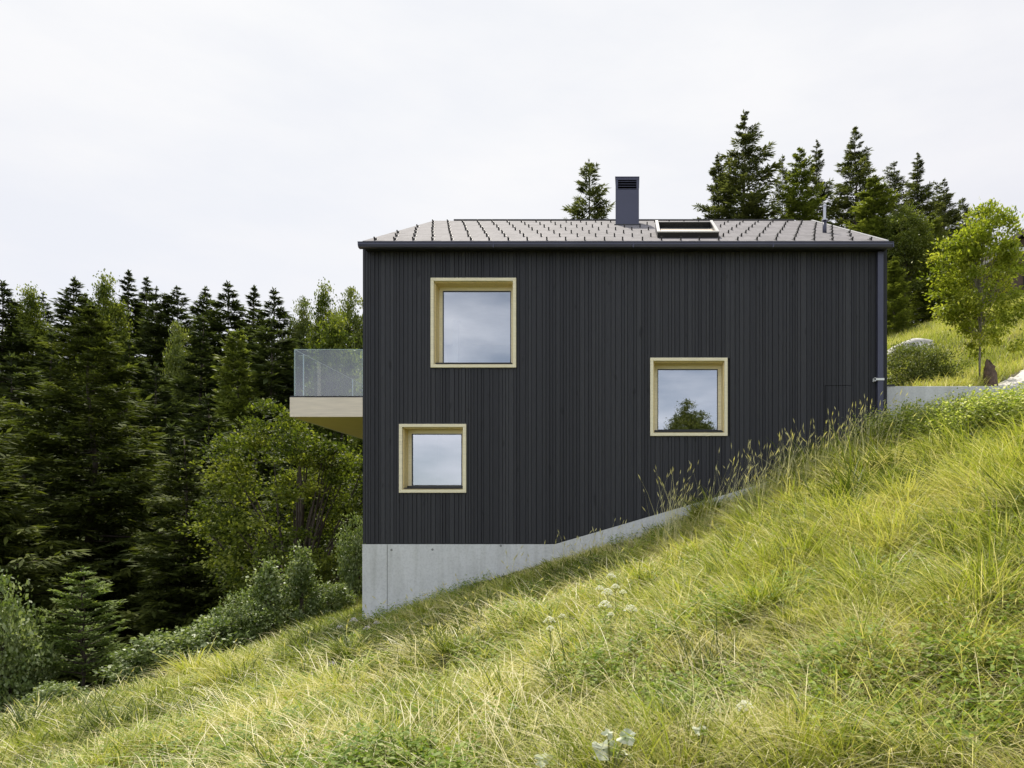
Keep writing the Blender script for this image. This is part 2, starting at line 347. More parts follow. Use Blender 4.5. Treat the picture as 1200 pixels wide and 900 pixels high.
inside = (GX > -5.9) & (GX < 5.7) & (GY > .45) & (GY < 9.6); GZ[inside] = np.minimum(GZ[inside], -.2)
nx, ny = len(gx), len(gy)
V = np.stack([GX, GY, GZ], -1).reshape(-1, 3)
idx = np.arange(nx*ny).reshape(ny, nx)
Fq = np.stack([idx[:-1, :-1], idx[:-1, 1:], idx[1:, 1:], idx[1:, :-1]], -1).reshape(-1, 4)
mb = MB(); mb.add(V, Fq)
go = mb.build('ground', M['ground'], smooth=True); tag(go, kind='structure')
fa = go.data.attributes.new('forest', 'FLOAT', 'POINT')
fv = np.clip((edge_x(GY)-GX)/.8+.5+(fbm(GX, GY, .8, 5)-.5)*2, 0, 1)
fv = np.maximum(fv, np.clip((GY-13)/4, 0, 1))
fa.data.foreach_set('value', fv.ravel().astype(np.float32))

# drive: pale gravel triangle behind the retaining wall
pts = []
n_u, n_v = 16, 10
for i in range(n_u+1):
    for j in range(n_v+1):
        u = i/n_u; v = j/n_v
        x = 8.15+u*13; yb = .52; yt = .56+u*13*.94
        x += 0; y = yb+(yt-yb)*v
        pts.append((x, y, gz(x, y)+.035))
mb = MB(); mb.add(pts, [(i*(n_v+1)+j, (i+1)*(n_v+1)+j, (i+1)*(n_v+1)+j+1, i*(n_v+1)+j+1) for i in range(n_u) for j in range(n_v)])
tag(mb.build('road', M['gravel'], smooth=True), kind='structure')

# ------------------------------------------------------------------ house
HX0, HX1 = -6.18, 5.88
house = empty('house', (0, 0, 0), 0, 'house clad in black vertical boards standing on a grassy slope', 'house')
def wz(py): return (CY-py)/F*D
def wx(px): return (px-CX)/F*D
WIN = [dict(x0=wx(505), x1=wx(605), z0=wz(431), z1=wz(326)), dict(x0=wx(468), x1=wx(546.5), z0=wz(577.5), z1=wz(497)), dict(x0=wx(762), x1=wx(852.5), z0=wz(511), z1=wz(419.5))]
WLAB = ['largest window, square, with a room showing behind its glass', 'smallest window, lowest on the wall, clouds mirrored in it', 'window in the right half of the wall, treetops mirrored in it']
EAVE = 6.42
def bottom(x):   # lower edge of the boards
    return np.interp(x, [-6.2, wx(650), wx(890), wx(1000), 5.9], [wz(637), wz(637), wz(567), wz(530), wz(520)])
# front wall backing with openings
def wall_rects(x0, x1, z0, z1, holes):
    xs = sorted({x0, x1, *[h['x0'] for h in holes], *[h['x1'] for h in holes]}); zs = sorted({z0, z1, *[h['z0'] for h in holes], *[h['z1'] for h in holes]})
    for i in range(len(xs)-1):
        for j in range(len(zs)-1):
            cx_, cz_ = (xs[i]+xs[i+1])/2, (zs[j]+zs[j+1])/2
            if any(h['x0'] < cx_ < h['x1'] and h['z0'] < cz_ < h['z1'] for h in holes): continue
            yield xs[i], xs[i+1], zs[j], zs[j+1]
holes = [dict(x0=h['x0']+.03, x1=h['x1']-.03, z0=h['z0']+.03, z1=h['z1']-.03) for h in WIN]
mb = MB()
TOPW = EAVE-.06
for x0, x1, z0, z1 in wall_rects(HX0+.05, HX1-.05, -2.6, TOPW, holes): mb.box(x0, x1, .045, .42, z0, z1)
door = dict(x0=1.0, x1=5.2, z0=2.95, z1=5.3)
for y0, y1, z0, z1 in wall_rects(.42, 9.95, -5, TOPW, [door]): mb.box(HX0+.05, HX0+.42, y0, y1, z0, z1)
mb.box(HX1-.42, HX1-.05, .42, 9.95, -1, TOPW); mb.box(HX0+.42, HX1-.42, 9.6, 9.95, -5, TOPW)
wall = mb.build('wall', M['backing'], house)
# boards
hatch = dict(x0=wx(967), x1=wx(998), z0=1.0, z1=wz(452))
mb = MB(); mh = MB()
x = HX0
def board(mbx, x0, x1, za0, za1, zt, yf, v):
    mbx.hexa([(x0, yf, za0), (x1, yf, za1), (x0, .043, za0), (x1, .043, za1), (x0, yf, zt), (x1, yf, zt), (x0, .043, zt), (x1, .043, zt)], v)
while x < HX1-.02:
    wd = random.choice([.055, .07, .07, .085, .10, .115, .14]); x1 = min(x+wd, HX1)
    if HX1-x1 < .06: x1 = HX1
    gap = .010; a0, a1 = x, x1-gap*(x1 < HX1)
    yf = random.choice([0, .003, .006, .012]); v = random.random()
    segs = [(None, TOPW)]
    cuts = []
    for h in WIN:
        if a1 > h['x0']+.02 and a0 < h['x1']-.02: cuts.append((h['z0']+.005, h['z1']-.005))
    cuts.sort(); lo = None
    parts = []
    prev = None
    for c0, c1 in cuts: parts.append((prev, c0)); prev = c1
    parts.append((prev, TOPW))
    inh = a1 > hatch['x0'] and a0 < hatch['x1']
    for q0, q1 in parts:
        if q0 is None:
            b0, b1 = float(bottom(a0)), float(bottom(a1))
            if inh:
                board(mb, a0, a1, hatch['z1']+.012, hatch['z1']+.012, q1, yf, v)
                h0, h1 = max(a0, hatch['x0']+.008), min(a1, hatch['x1']-.008)
                if h1-h0 > .01: board(mh, h0, h1, float(bottom(h0))+.01, float(bottom(h1))+.01, hatch['z1'], yf-.006, v)
                if a0 < hatch['x0']-.012: board(mb, a0, hatch['x0']-.008, b0, b1, hatch['z1']+.011, yf, v)
                if a1 > hatch['x1']+.012: board(mb, hatch['x1']+.008, a1, b0, b1, hatch['z1']+.011, yf, v)
            else: board(mb, a0, a1, b0, b1, q1, yf, v)
        else: board(mb, a0, a1, q0, q0, q1, yf, v)
    x = x1
# side walls' boards
for side in (0, 1):
    y = .047
    while y < 9.95:
        wd = random.choice([.075, .095, .12, .145, .165]); y1 = min(y+wd, 9.97); v = random.random()
        xa = (HX0-.0, HX0+.048) if side == 0 else (HX1-.048, HX1)
        jit = random.choice([0, .004, .008])
        xa = (xa[0]+jit, xa[1]) if side == 0 else (xa[0], xa[1]-jit)
        zb = -.47 if side == 0 else 1.5
        if side == 0 and y1 > door['x0'] and y < door['x1']:
            mb.box(*xa, y, y1-.012, zb, door['z0']-.05, v); mb.box(*xa, y, y1-.012, door['z1']+.05, TOPW, v)
        else: mb.box(*xa, y, y1-.012, zb, TOPW, v)
        y = y1
mb.build('cladding', M['boards'], house)
o = mh.build('access_hatch', M['boards'], house); tag(o, 'flush hatch door cut into the boards near the right corner')
# plinth
mb = MB()
xs = [HX0-.005, wx(650), wx(730), wx(810), wx(890), wx(1000), HX1-.01]
for a0, a1 in zip(xs[:-1], xs[1:]):
    t0, t1 = float(bottom(a0))-.015, float(bottom(a1))-.015
    mb.hexa([(a0, -.012, -3.4), (a1, -.012, -3.4), (a0, .043, -3.4), (a1, .043, -3.4), (a0, -.012, t0), (a1, -.012, t1), (a0, .043, t0), (a1, .043, t1)])
mb.box(HX0-.005, HX0+.048, .045, 9.97, -6, -.49)
pl = mb.build('plinth', M['concrete'], house)
mb = MB(); mb.box(wx(454)-.006, wx(454)+.008, -.0145, -.0115, -2.5, wz(637)-.02); mb.build('formwork_joint', M['conc_dark'], pl)
for px_, py_ in ((459, 644.5), (507, 644), (587, 639.5)):
    c = (wx(px_), -.0115, wz(py_)); n = 10; mb = MB()
    mb.add([(c[0]+.028*math.cos(k*2*math.pi/n), -.0145, c[2]+.028*math.sin(k*2*math.pi/n)) for k in range(n)], [list(range(n))]); mb.build('tie_hole', M['conc_dark'], pl)

# windows: casing, reveal, frame, sill, pane
def ring(mb, x0, x1, z0, z1, th, y0, y1):
    mb.box(x0, x1, y0, y1, z1-th, z1); mb.box(x0, x1, y0, y1, z0, z0+th)
    mb.box(x0, x0+th, y0, y1, z0+th, z1-th); mb.box(x1-th, x1, y0, y1, z0+th, z1-th)
for k, h in enumerate(WIN):
    wr = empty('window', ((h['x0']+h['x1'])/2, 0, h['z0'])); wr.parent = house; wr['label'] = WLAB[k]
    cx_ = wr.location.x; cz_ = wr.location.z
    x0, x1, z0, z1 = h['x0']-cx_, h['x1']-cx_, 0, h['z1']-cz_
    mb = MB(); ring(mb, x0, x1, z0, z1, .072, -.035, .05); bevel(mb.build('casing', M['pale_wood'], wr), .004, 1)
    mb = MB(); ring(mb, x0+.065, x1-.065, z0+.065, z1-.065, .03, .052, .40); mb.build('reveal', M['reveal_wood'], wr)
    mb = MB(); ring(mb, x0+.096, x1-.096, z0+.096, z1-.096, .085, .33, .41); mb.build('sash', M['pale_wood'], wr)
    mb = MB(); ring(mb, x0+.182, x1-.182, z0+.182, z1-.182, .014, .322, .36)
    mb.build('gasket', M['black'], wr)
    mb = MB(); mb.box(x0+.098, x1-.098, .0, .325, z0+.098, z0+.108); mb.box(x0+.10, x1-.10, -.002, .02, z0+.108, z0+.118)
    if k: mb.box(x0+.10, x1-.10, .25, .328, z0+.109, z0+.172)
    else: mb.box(x0+.14, x1-.10, .25, .328, z0+.109, z0+.150)
    mb.build('sill', M['black'], wr)
    mb = MB(); mb.add([(x0+.18, .35, z0+.18), (x1-.18, .35, z0+.18), (x1-.18, .35, z1-.18), (x0+.18, .35, z1-.18)], [(0, 1, 2, 3)])
    mb.build('pane', M['glass'], wr)
# rooms behind the windows
def room(name, x0, x1, y0, y1, z0, z1, mats, openings=()):
    mb = MB()
    mb.box(x0, x1, y0, y1, z0-.1, z0, mi=1); mb.box(x0, x1, y0, y1, z1, z1+.1)
    mb.box(x0, x1, y1, y1+.1, z0, z1); mb.box(x1, x1+.1, y0, y1, z0, z1)
    for a0, a1, b0, b1 in wall_rects(y0, y1, z0, z1, list(openings)): mb.box(x0-.0, x0+.02, a0, a1, b0, b1)
    return mb.build(name, mats, house)
o = room('upper_room', HX0+.425, -.5, .425, 5.6, 2.9, 5.55, [M['white'], M['floor_wood']], [door])
mb = MB(); mb.box(-4.9, -4.75, 3.0, 3.15, 2.905, 5.545); mb.build('post', M['white'], o); mb = MB(); mb.box(-3.0, -2.2, 5.0, 5.55, 2.905, 4.6); mb.build('partition', M['white'], o)
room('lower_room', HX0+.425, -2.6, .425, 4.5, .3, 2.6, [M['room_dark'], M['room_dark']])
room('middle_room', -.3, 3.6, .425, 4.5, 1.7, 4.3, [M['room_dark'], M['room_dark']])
# terrace door onto the balcony
dr = empty('terrace_door', (HX0+.2, door['x0'], door['z0'])); dr.parent = house
mb = MB()
for y0, y1 in ((0, .08), (2.06, 2.14), (4.12, 4.20)): mb.box(-.04, .04, y0, y1, 0, 2.35)
mb.box(-.04, .04, .08, 4.12, 0, .08); mb.box(-.04, .04, .08, 4.12, 2.27, 2.35)
mb.build('frame', M['pale_wood'], dr)
mb = MB(); mb.add([(0, .08, .08), (0, 4.12, .08), (0, 4.12, 2.27), (0, .08, 2.27)], [(0, 1, 2, 3)]); mb.build('pane', M['rail_glass'], dr)

# roof
YE, ZE, YR, ZR = -.22, 6.40, 5.0, 9.17
def roofz(y): return ZE+(ZR-ZE)*(y-YE)/(YR-YE)
XL0, XR0, XL1, XR1 = -6.10, 5.83, -6.0, 5.50
sl_ = math.hypot(YR-YE, ZR-ZE)
mb = MB()
th = .05
V = [(XL0, YE, ZE), (XR0, YE, ZE), (XR1, YR, ZR), (XL1, YR, ZR)]
Vb = [(a_, b_, c_-th) for a_, b_, c_ in V]
mb.add(V+Vb, [(0, 1, 2, 3), (7, 6, 5, 4), (0, 4, 5, 1), (1, 5, 6, 2), (3, 2, 6, 7), (0, 3, 7, 4)])
YB = 2*YR-YE
V = [(XL1, YR+.001, ZR), (XR1, YR+.001, ZR), (XR0, YB, ZE), (XL0, YB, ZE)]; Vb = [(a_, b_, c_-th) for a_, b_, c_ in V]
mb.add(V+Vb, [(0, 1, 2, 3), (7, 6, 5, 4), (0, 4, 5, 1), (1, 5, 6, 2), (3, 2, 6, 7), (0, 3, 7, 4)])
roof = mb.build('roof', M['shingle'], house)
uvl = roof.data.uv_layers.new(name='UVMap')
co = [v.co for v in roof.data.vertices]
for lp in roof.data.loops:
    c = co[lp.vertex_index]; uvl.data[lp.index].uv = (c.x+20, math.hypot(c.y-YE, c.z-ZE)+10)
# gable infill
for xa, xb in ((HX0+.05, HX0+.2), (HX1-.35, HX1-.45)):
    mb = MB(); mb.add([(xa, .05, TOPW), (xa, 9.95, TOPW), (xa, 5, ZR-.12), (xb, .05, TOPW), (xb, 9.95, TOPW), (xb, 5, ZR-.12)], [(0, 1, 2), (5, 4, 3)])
    mb.build('gable', M['boards'], house)
mb = MB()
mb.tube([(wx(532)*20.7/D, YR, ZR+.012), (wx(930)*20.7/D, YR, ZR+.012)], .035, 8); mb.build('ridge_cap', M['guard'], roof)
for (xa, ya, za, xb, yb, zb) in ((XR0-.02, YE+.02, ZE, XR1-.02, YR, ZR),):
    mb = MB(); mb.hexa([(xa-.04, ya, za+.001), (xa+.03, ya, za+.001), (xb-.04, yb, zb+.001), (xb+.03, yb, zb+.001), (xa-.04, ya, za+.025), (xa+.03, ya, za+.025), (xb-.04, yb, zb+.025), (xb+.03, yb, zb+.025)])
    mb.build('verge_trim', M['verge'], roof)
# snow guards: metal hooks in staggered rows
ang = math.atan2(ZR-ZE, YR-YE)
mb = MB()
ca, sa = math.cos(ang), math.sin(ang)
def rp(u, v, w_): return (u, v*ca-w_*sa, v*sa+w_*ca)       # v along slope, w normal
def rbox(mb, u0, u1, v0, v1, w0, w1, **k): mb.hexa([rp(u, v, w_) for w_ in (w0, w1) for v in (v0, v1) for u in (u0, u1)], **k)
rbox(mb, -.016, .016, -.10, .16, .002, .008); rbox(mb, -.016, .016, -.10, -.088, .008, .082); rbox(mb, -.005, .005, -.088, .05, .008, .05)
gme = mb.mesh('snow_guard', M['guard']); rows = []
for rr_ in range(7):
    t_ = 15.62+.76*rr_; y = t_-D+.02
    off = -.19 if rr_ % 2 == 0 else .02
    fr_ = (y-YE)/(YR-YE); xl = XL0+(XL1-XL0)*fr_+.15; xr = XR0+(XR1-XR0)*fr_-.12
    for k in range(-20, 20):
        x = off+.435*k
        if x < xl or x > xr: continue
        if .5 < x < 2.12 and 16.2 < t_ < 18.2: continue
        if -.55 < x < .3 and t_ > 19.2: continue
        rows.append((x+random.uniform(-.012, .012), y, roofz(y)))
for k, p in enumerate(rows[:98]):
    o = bpy.data.objects.new('snow_guard', gme); COL.objects.link(o); o.parent = roof; o.location = p
mb = MB(); base_v = np.array([v.co for v in gme.vertices]); base_f = np.array([list(p.vertices) for p in gme.polygons])
for p in rows[98:]: mb.add(base_v+np.array(p), base_f)
o = mb.build('snow_guard', M['guard'], roof); o['kind'] = 'stuff'
# skylight
sk = empty('skylight', (1.33, 16.05-D, roofz(16.05-D))); sk.parent = house
mb = MB()
WS, LS = .72, 1.5; lift = .14
def sp(u, v, w_):   # raised curb, rising towards the top
    q = rp(u, v, w_+.0); return (q[0], q[1], q[2]+lift*v/LS)
def sbox(mb, u0, u1, v0, v1, w0, w1, **k): mb.hexa([sp(u, v, w_) for w_ in (w0, w1) for v in (v0, v1) for u in (u0, u1)], **k)
sbox(mb, -WS, WS, 0, .07, -.15, .12); sbox(mb, -WS, WS, LS-.07, LS, -.25, .12); sbox(mb, -WS, -WS+.06, .07, LS-.07, -.25, .118); sbox(mb, WS-.06, WS, .07, LS-.07, -.25, .118)
mb.build('curb', M['black'], sk)
mb = MB(); sbox(mb, -WS-.008, -WS+.062, .075, LS+.005, .121, .150); sbox(mb, WS-.062, WS+.008, .075, LS+.005, .121, .150); sbox(mb, -WS-.008, WS+.008, -.012, .072, .122, .148)
mb.build('frame', M['verge'], sk)
mb = MB(); sbox(mb, -WS+.06, WS-.06, .07, LS*.62, .02, .03); mb.build('blind', M['beige'], sk)
mb = MB(); sbox(mb, -WS+.06, WS-.06, LS*.62, LS-.07, -.02, .0); mb.build('reveal', M['black'], sk)  # black sheet standing in for the inner shadow at the skylight's upper end
# chimney
chm = empty('chimney', (0, 0, 0)); chm.parent = house
tc_ = 19.35; s_ = tc_/F; yc = tc_-D; cx0, cx1 = (721.3-CX)*s_, (748.8-CX)*s_; cz0, cz1 = roofz(yc)-.12, (CY-207)*s_
mb = MB()
mb.box(cx0, cx1, yc+.0, yc+.62, cz0, cz1-.36); mb.box(cx0, cx0+.07, yc, yc+.62, cz1-.36, cz1-.09); mb.box(cx1-.07, cx1, yc, yc+.62, cz1-.36, cz1-.09)
mb.box(cx0+.07, cx1-.07, yc+.45, yc+.62, cz1-.36, cz1-.09); mb.box(cx0, cx1, yc, yc+.62, cz1-.09, cz1-.03)
bevel(mb.build('stack', M['navy'], chm), .004, 1)
mb = MB(); mb.box(cx0-.012, cx1+.012, yc-.012, yc+.632, cz1-.028, cz1); mb.build('cap', M['navy'], chm)
mb = MB()
for k in range(4):
    z = cz1-.345+k*.068
    mb.hexa([(cx0+.072, yc+.005, z), (cx1-.072, yc+.005, z), (cx0+.072, yc+.10, z+.045), (cx1-.072, yc+.10, z+.045), (cx0+.072, yc+.005, z+.012), (cx1-.072, yc+.005, z+.012), (cx0+.072, yc+.10, z+.057), (cx1-.072, yc+.10, z+.057)])
mb.build('louvre', M['navy'], chm)
mb = MB(); mb.box(cx0-.03, cx1+.03, yc-.10, yc+.70, roofz(yc)-.08, roofz(yc)-.02); mb.build('flashing', M['black'], chm)
# vent pipe
vt = empty('vent_pipe', (4.88, 17.25-D, roofz(17.25-D))); vt.parent = house
mb = MB(); mb.tube([(0, 0, -.1), (0, 0, .30)], .052, 14); mb.build('sleeve', M['navy'], vt, True)
mb = MB(); mb.tube([(0, 0, .30), (0, 0, .33)], .075, 14); mb.tube([(0, 0, .33), (0, 0, .66)], .036, 14); mb.tube([(0, 0, .66), (0, 0, .69)], .05, 14); mb.build('pipe', M['grey_metal'], vt)
# eaves: fascia, gutter, downpipe
mb = MB(); mb.box(XL0+.02, XR0-.02, -.20, .2, ZE-.16, ZE-.055); mb.build('fascia', M['black'], house)
mb = MB(); n = 9
prof = [(-.205, 6.325), (-.33, 6.33), (-.345, 6.32), (-.345, 6.275), (-.325, 6.225), (-.29, 6.21), (-.22, 6.21), (-.205, 6.23)]
for x0, x1 in ((-6.16, -3.1), (-3.1, .05), (.05, 3.2), (3.2, 5.90)):
    Vv = [(x0, a_, b_) for a_, b_ in prof]+[(x1-.004, a_, b_) for a_, b_ in prof]; k = len(prof)
    mb.add(Vv, [(i, (i+1) % k, k+(i+1) % k, k+i) for i in range(k)])
    mb.add(Vv, [list(range(k))[::-1], [k+i for i in range(k)]])
    mb.box(x1-.02, x1+.004, -.348, -.204, 6.207, 6.33)
mb.tube([(-6.16, -.345, 6.326), (5.90, -.345, 6.326)], .011, 8)
mb.build('gutter', M['navy'], house)
dp = empty('downpipe', (0, 0, 0)); dp.parent = house
mb = MB(); mb.box(wx(1026.5)+.0, wx(1033.3), -.12, -.02, 1.2, 6.205); bevel(mb.build('pipe', M['navy'], dp), .01, 2)
mb = MB(); mb.box(wx(1022.5), wx(1033.8), -.135, -.125, wz(447), wz(444.5)); mb.box(wx(1022.5), wx(1024), -.135, -.01, wz(448), wz(444)); mb.build('bracket', M['white_plastic'], dp)
# security lamp by the left corner
lm = empty('corner_lamp', (HX0-.06, .06, wz(472))); lm.parent = house
mb = MB(); mb.box(-.03, .06, -.03, .03, -.02, .03); mb.box(-.10, -.03, -.04, .04, -.0, .05); mb.build('lamp_body', M['black'], lm)
mb = MB(); mb.tube([(-.06, 0, -.0), (-.03, 0, -.07)], [.03, .04], 8); mb.build('lamp_head', M['black'], lm)
# balcony
bal = empty('balcony', (0, 0, 0)); bal.parent = house
bx0 = wx(339.5); bz0, bz1 = wz(488.5), wz(465.5)
mb = MB(); mb.box(bx0, HX0-.003, -.0, .06, bz0, bz1); mb.box(bx0, bx0+.06, .06, 6.5, bz0, bz1); bevel(mb.build('fascia_board', M['deck_wood'], bal), .004, 1)
mb = MB(); mb.box(bx0+.061, HX0-.003, .061, 6.5, bz0+.002, bz0+.04); mb.build('soffit', M['soffit_wood'], bal)
mb = MB(); mb.box(bx0+.061, HX0-.003, .061, 6.5, bz1-.08, bz1-.01); mb.build('floor', M['floor_wood'], bal)
mb = MB(); mb.box(bx0+.01, HX0-.004, -.004, .056, bz1+.001, bz1+.03); mb.box(bx0+.01, bx0+.06, .058, 6.5, bz1+.001, bz1+.03); mb.build('clamp_rail', M['black'], bal)
def pane(a, b_, nm='glass_panel'):
    z0, z1 = bz1+.031, wz(409.5); dx, dy = b_[0]-a[0], b_[1]-a[1]; L_ = math.hypot(dx, dy); nx_, ny_ = -dy/L_*.006, dx/L_*.006
    mb = MB(); mb.add([(a[0], a[1], z0), (b_[0], b_[1], z0), (b_[0], b_[1], z1), (a[0], a[1], z1)], [(0, 1, 2, 3)])
    o = mb.build(nm, M['rail_glass'], bal)
    mb = MB(); e = .007
    mb.hexa([(a[0]-nx_, a[1]-ny_, z1), (b_[0]-nx_, b_[1]-ny_, z1), (a[0]+nx_, a[1]+ny_, z1), (b_[0]+nx_, b_[1]+ny_, z1), (a[0]-nx_, a[1]-ny_, z1+.012), (b_[0]-nx_, b_[1]-ny_, z1+.012), (a[0]+nx_, a[1]+ny_, z1+.012), (b_[0]+nx_, b_[1]+ny_, z1+.012)])
    mb.box(a[0]-e, a[0]+e, a[1]-e, a[1]+e, z0, z1); mb.box(b_[0]-e, b_[0]+e, b_[1]-e, b_[1]+e, z0, z1)
    mb.build('polished_edge', M['glass_edge'], o)
gxl = wx(344.5)
pane((gxl, .03), (HX0-.01, .03)); pane((gxl, .05), (gxl, .45)); pane((gxl, .47), (gxl, 3.3)); pane((gxl, 3.32), (gxl, 6.45))

# retaining wall
rw = empty('retaining_wall', (5.9, .22, 0), 0, 'low grey concrete retaining wall running right from the house corner', 'wall')
mb = MB(); zt = (CY-452.5)/F*(D+.22)
mb.box(.0, 3.1, 0, .28, .5, zt); mb.box(3.108, 6.2, 0, .28, .5, zt); mb.box(6.208, 12, 0, .28, .5, zt); bevel(mb.build('concrete_body', M['concrete'], rw), .008, 1)
mb = MB(); mb.box(.002, .24, -.02, .26, zt+.001, zt+.035); mb.build('dark_cover_plate', M['black'], rw)

# ------------------------------------------------------------------ tree builders
def norm(a): return a/np.maximum(np.linalg.norm(a, axis=-1, keepdims=True), 1e-6)
def conifer_mesh(name, seed, H=20., Rr=3., nb=260, tw=12, cards=4, cl=.5, cw=.16, pw=.8, base=.04, mat='spruce_far', droop=.35, gappy=0., hang=.25):
    g = np.random.default_rng(seed)
    cr_ = MB(); tk = MB()
    zz = np.linspace(0, H, 9); wob = g.normal(0, .05, (9, 2)); wob[0] = 0
    tk.tube([(wob[i, 0], wob[i, 1], zz[i]) for i in range(9)], [max(.012*H*(1-z/H*.97), .015) for z in zz], 7)
    u = base+(1-base)*(np.arange(nb)+g.random(nb))/nb
    u = 1-(1-u)**.92
    wl = nb/7.; uw = (np.floor((u-base)/(1-base)*wl)+.5)/wl*(1-base)+base
    u = np.clip(u*.35+uw*.65+g.normal(0, .004, nb), base, .995)
    az = np.arange(nb)*2.399+g.normal(0, .5, nb)
    sector = 1+.22*np.sin(az*2+seed)+.15*np.sin(az*3+u*9+seed)
    r = Rr*((1-u)**pw*1.0+.004)*g.uniform(.55, 1.15, nb)*sector
    r *= np.clip((u-base)*14+.45, 0, 1)
    keep = g.random(nb) > gappy
    u, az, r = u[keep], az[keep], r[keep]; nb = len(u)
    up0 = .30-droop*1.3*(1-u)+g.normal(0, .08, nb)
    nt_ = tw
    s_ = (np.arange(nt_)[None, :]+g.random((nb, nt_)))/nt_; s_ = .10+.90*s_**.85
    side = np.where((np.arange(nt_)[None, :]) % 2 == 0, 1., -1.)*np.ones((nb, 1))
    dx, dy = np.cos(az)[:, None], np.sin(az)[:, None]
    bz = u[:, None]*H+r[:, None]*(up0[:, None]*s_-droop*.55*s_*(1-s_)+.12*s_**3)
    bp = np.stack([dx*r[:, None]*s_, dy*r[:, None]*s_, bz], -1)
    out_ang = g.uniform(.45, 1.05, (nb, nt_))*side*(1-.75*(s_ > .93))
    tdx = np.cos(az[:, None]+out_ang); tdy = np.sin(az[:, None]+out_ang)
    tl = np.minimum(.42*r[:, None]*(1.1-s_)+.16*r[:, None]**.5, 1.5)*g.uniform(.6, 1.2, (nb, nt_))
    tslope = up0[:, None]*.6-hang*g.uniform(.2, 1.2, (nb, nt_))*(1-u[:, None])
    td = norm(np.stack([tdx, tdy, tslope], -1))
    c_ = (np.arange(cards)+.0)/cards
    cp = bp[:, :, None, :]+td[:, :, None, :]*(tl[..., None]*c_)[..., None]
    cs = np.where(np.arange(cards) % 2 == 0, 1, -1)*g.uniform(.2, .75, (nb, nt_, cards))
    cd = td[:, :, None, :]+g.normal(0, .22, (nb, nt_, cards, 3)); ca_ = np.cos(cs); sa_ = np.sin(cs)
    cd = np.stack([cd[..., 0]*ca_-cd[..., 1]*sa_, cd[..., 0]*sa_+cd[..., 1]*ca_, cd[..., 2]-hang*.5*g.random(cs.shape)], -1); cd = norm(cd)
    wv = norm(np.cross(cd, np.array([0, 0, 1.])+g.normal(0, .35, cd.shape)))
    sz = g.uniform(.6, 1.25, cs.shape)*(.22+.78*np.minimum(r/(Rr*.42), 1))[:, None, None]
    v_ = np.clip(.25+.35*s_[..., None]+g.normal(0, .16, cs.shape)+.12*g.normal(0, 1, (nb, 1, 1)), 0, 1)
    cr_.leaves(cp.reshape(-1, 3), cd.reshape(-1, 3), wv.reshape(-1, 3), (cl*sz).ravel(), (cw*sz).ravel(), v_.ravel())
    zl = np.linspace(.93, 1.0, 40)*H; al = g.uniform(0, 6.28, 40); dl = norm(np.stack([np.cos(al)*.5, np.sin(al)*.5, np.full(40, .9)], -1))
    cr_.leaves(np.stack([zl*0, zl*0, zl], -1), dl, norm(np.cross(dl, g.normal(0, 1, (40, 3)))), np.full(40, cl*.45), np.full(40, cw*.5), g.random(40)*.5)
    nl = min(nb, 120)
    for k in g.choice(nb, nl, replace=False):
        pts_ = [(math.cos(az[k])*r[k]*q, math.sin(az[k])*r[k]*q, u[k]*H+r[k]*(up0[k]*q-droop*.55*q*(1-q)+.12*q**3)) for q in (0, .4, .8)]
        tk.tube(pts_, [.010*r[k]+.012, .007*r[k]+.008, .006], 4, cap=False)
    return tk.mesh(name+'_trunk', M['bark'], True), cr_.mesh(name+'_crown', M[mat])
def tree(name, meshes, loc, sc, rz, label, cat='tree', group=None):
    o = empty(name, loc, rz, label, cat, group); o.scale = sc
    for nm, me in zip(('trunk', 'crown'), meshes):
        c_ = bpy.data.objects.new(nm, me); COL.objects.link(c_); c_.parent = o
    return o
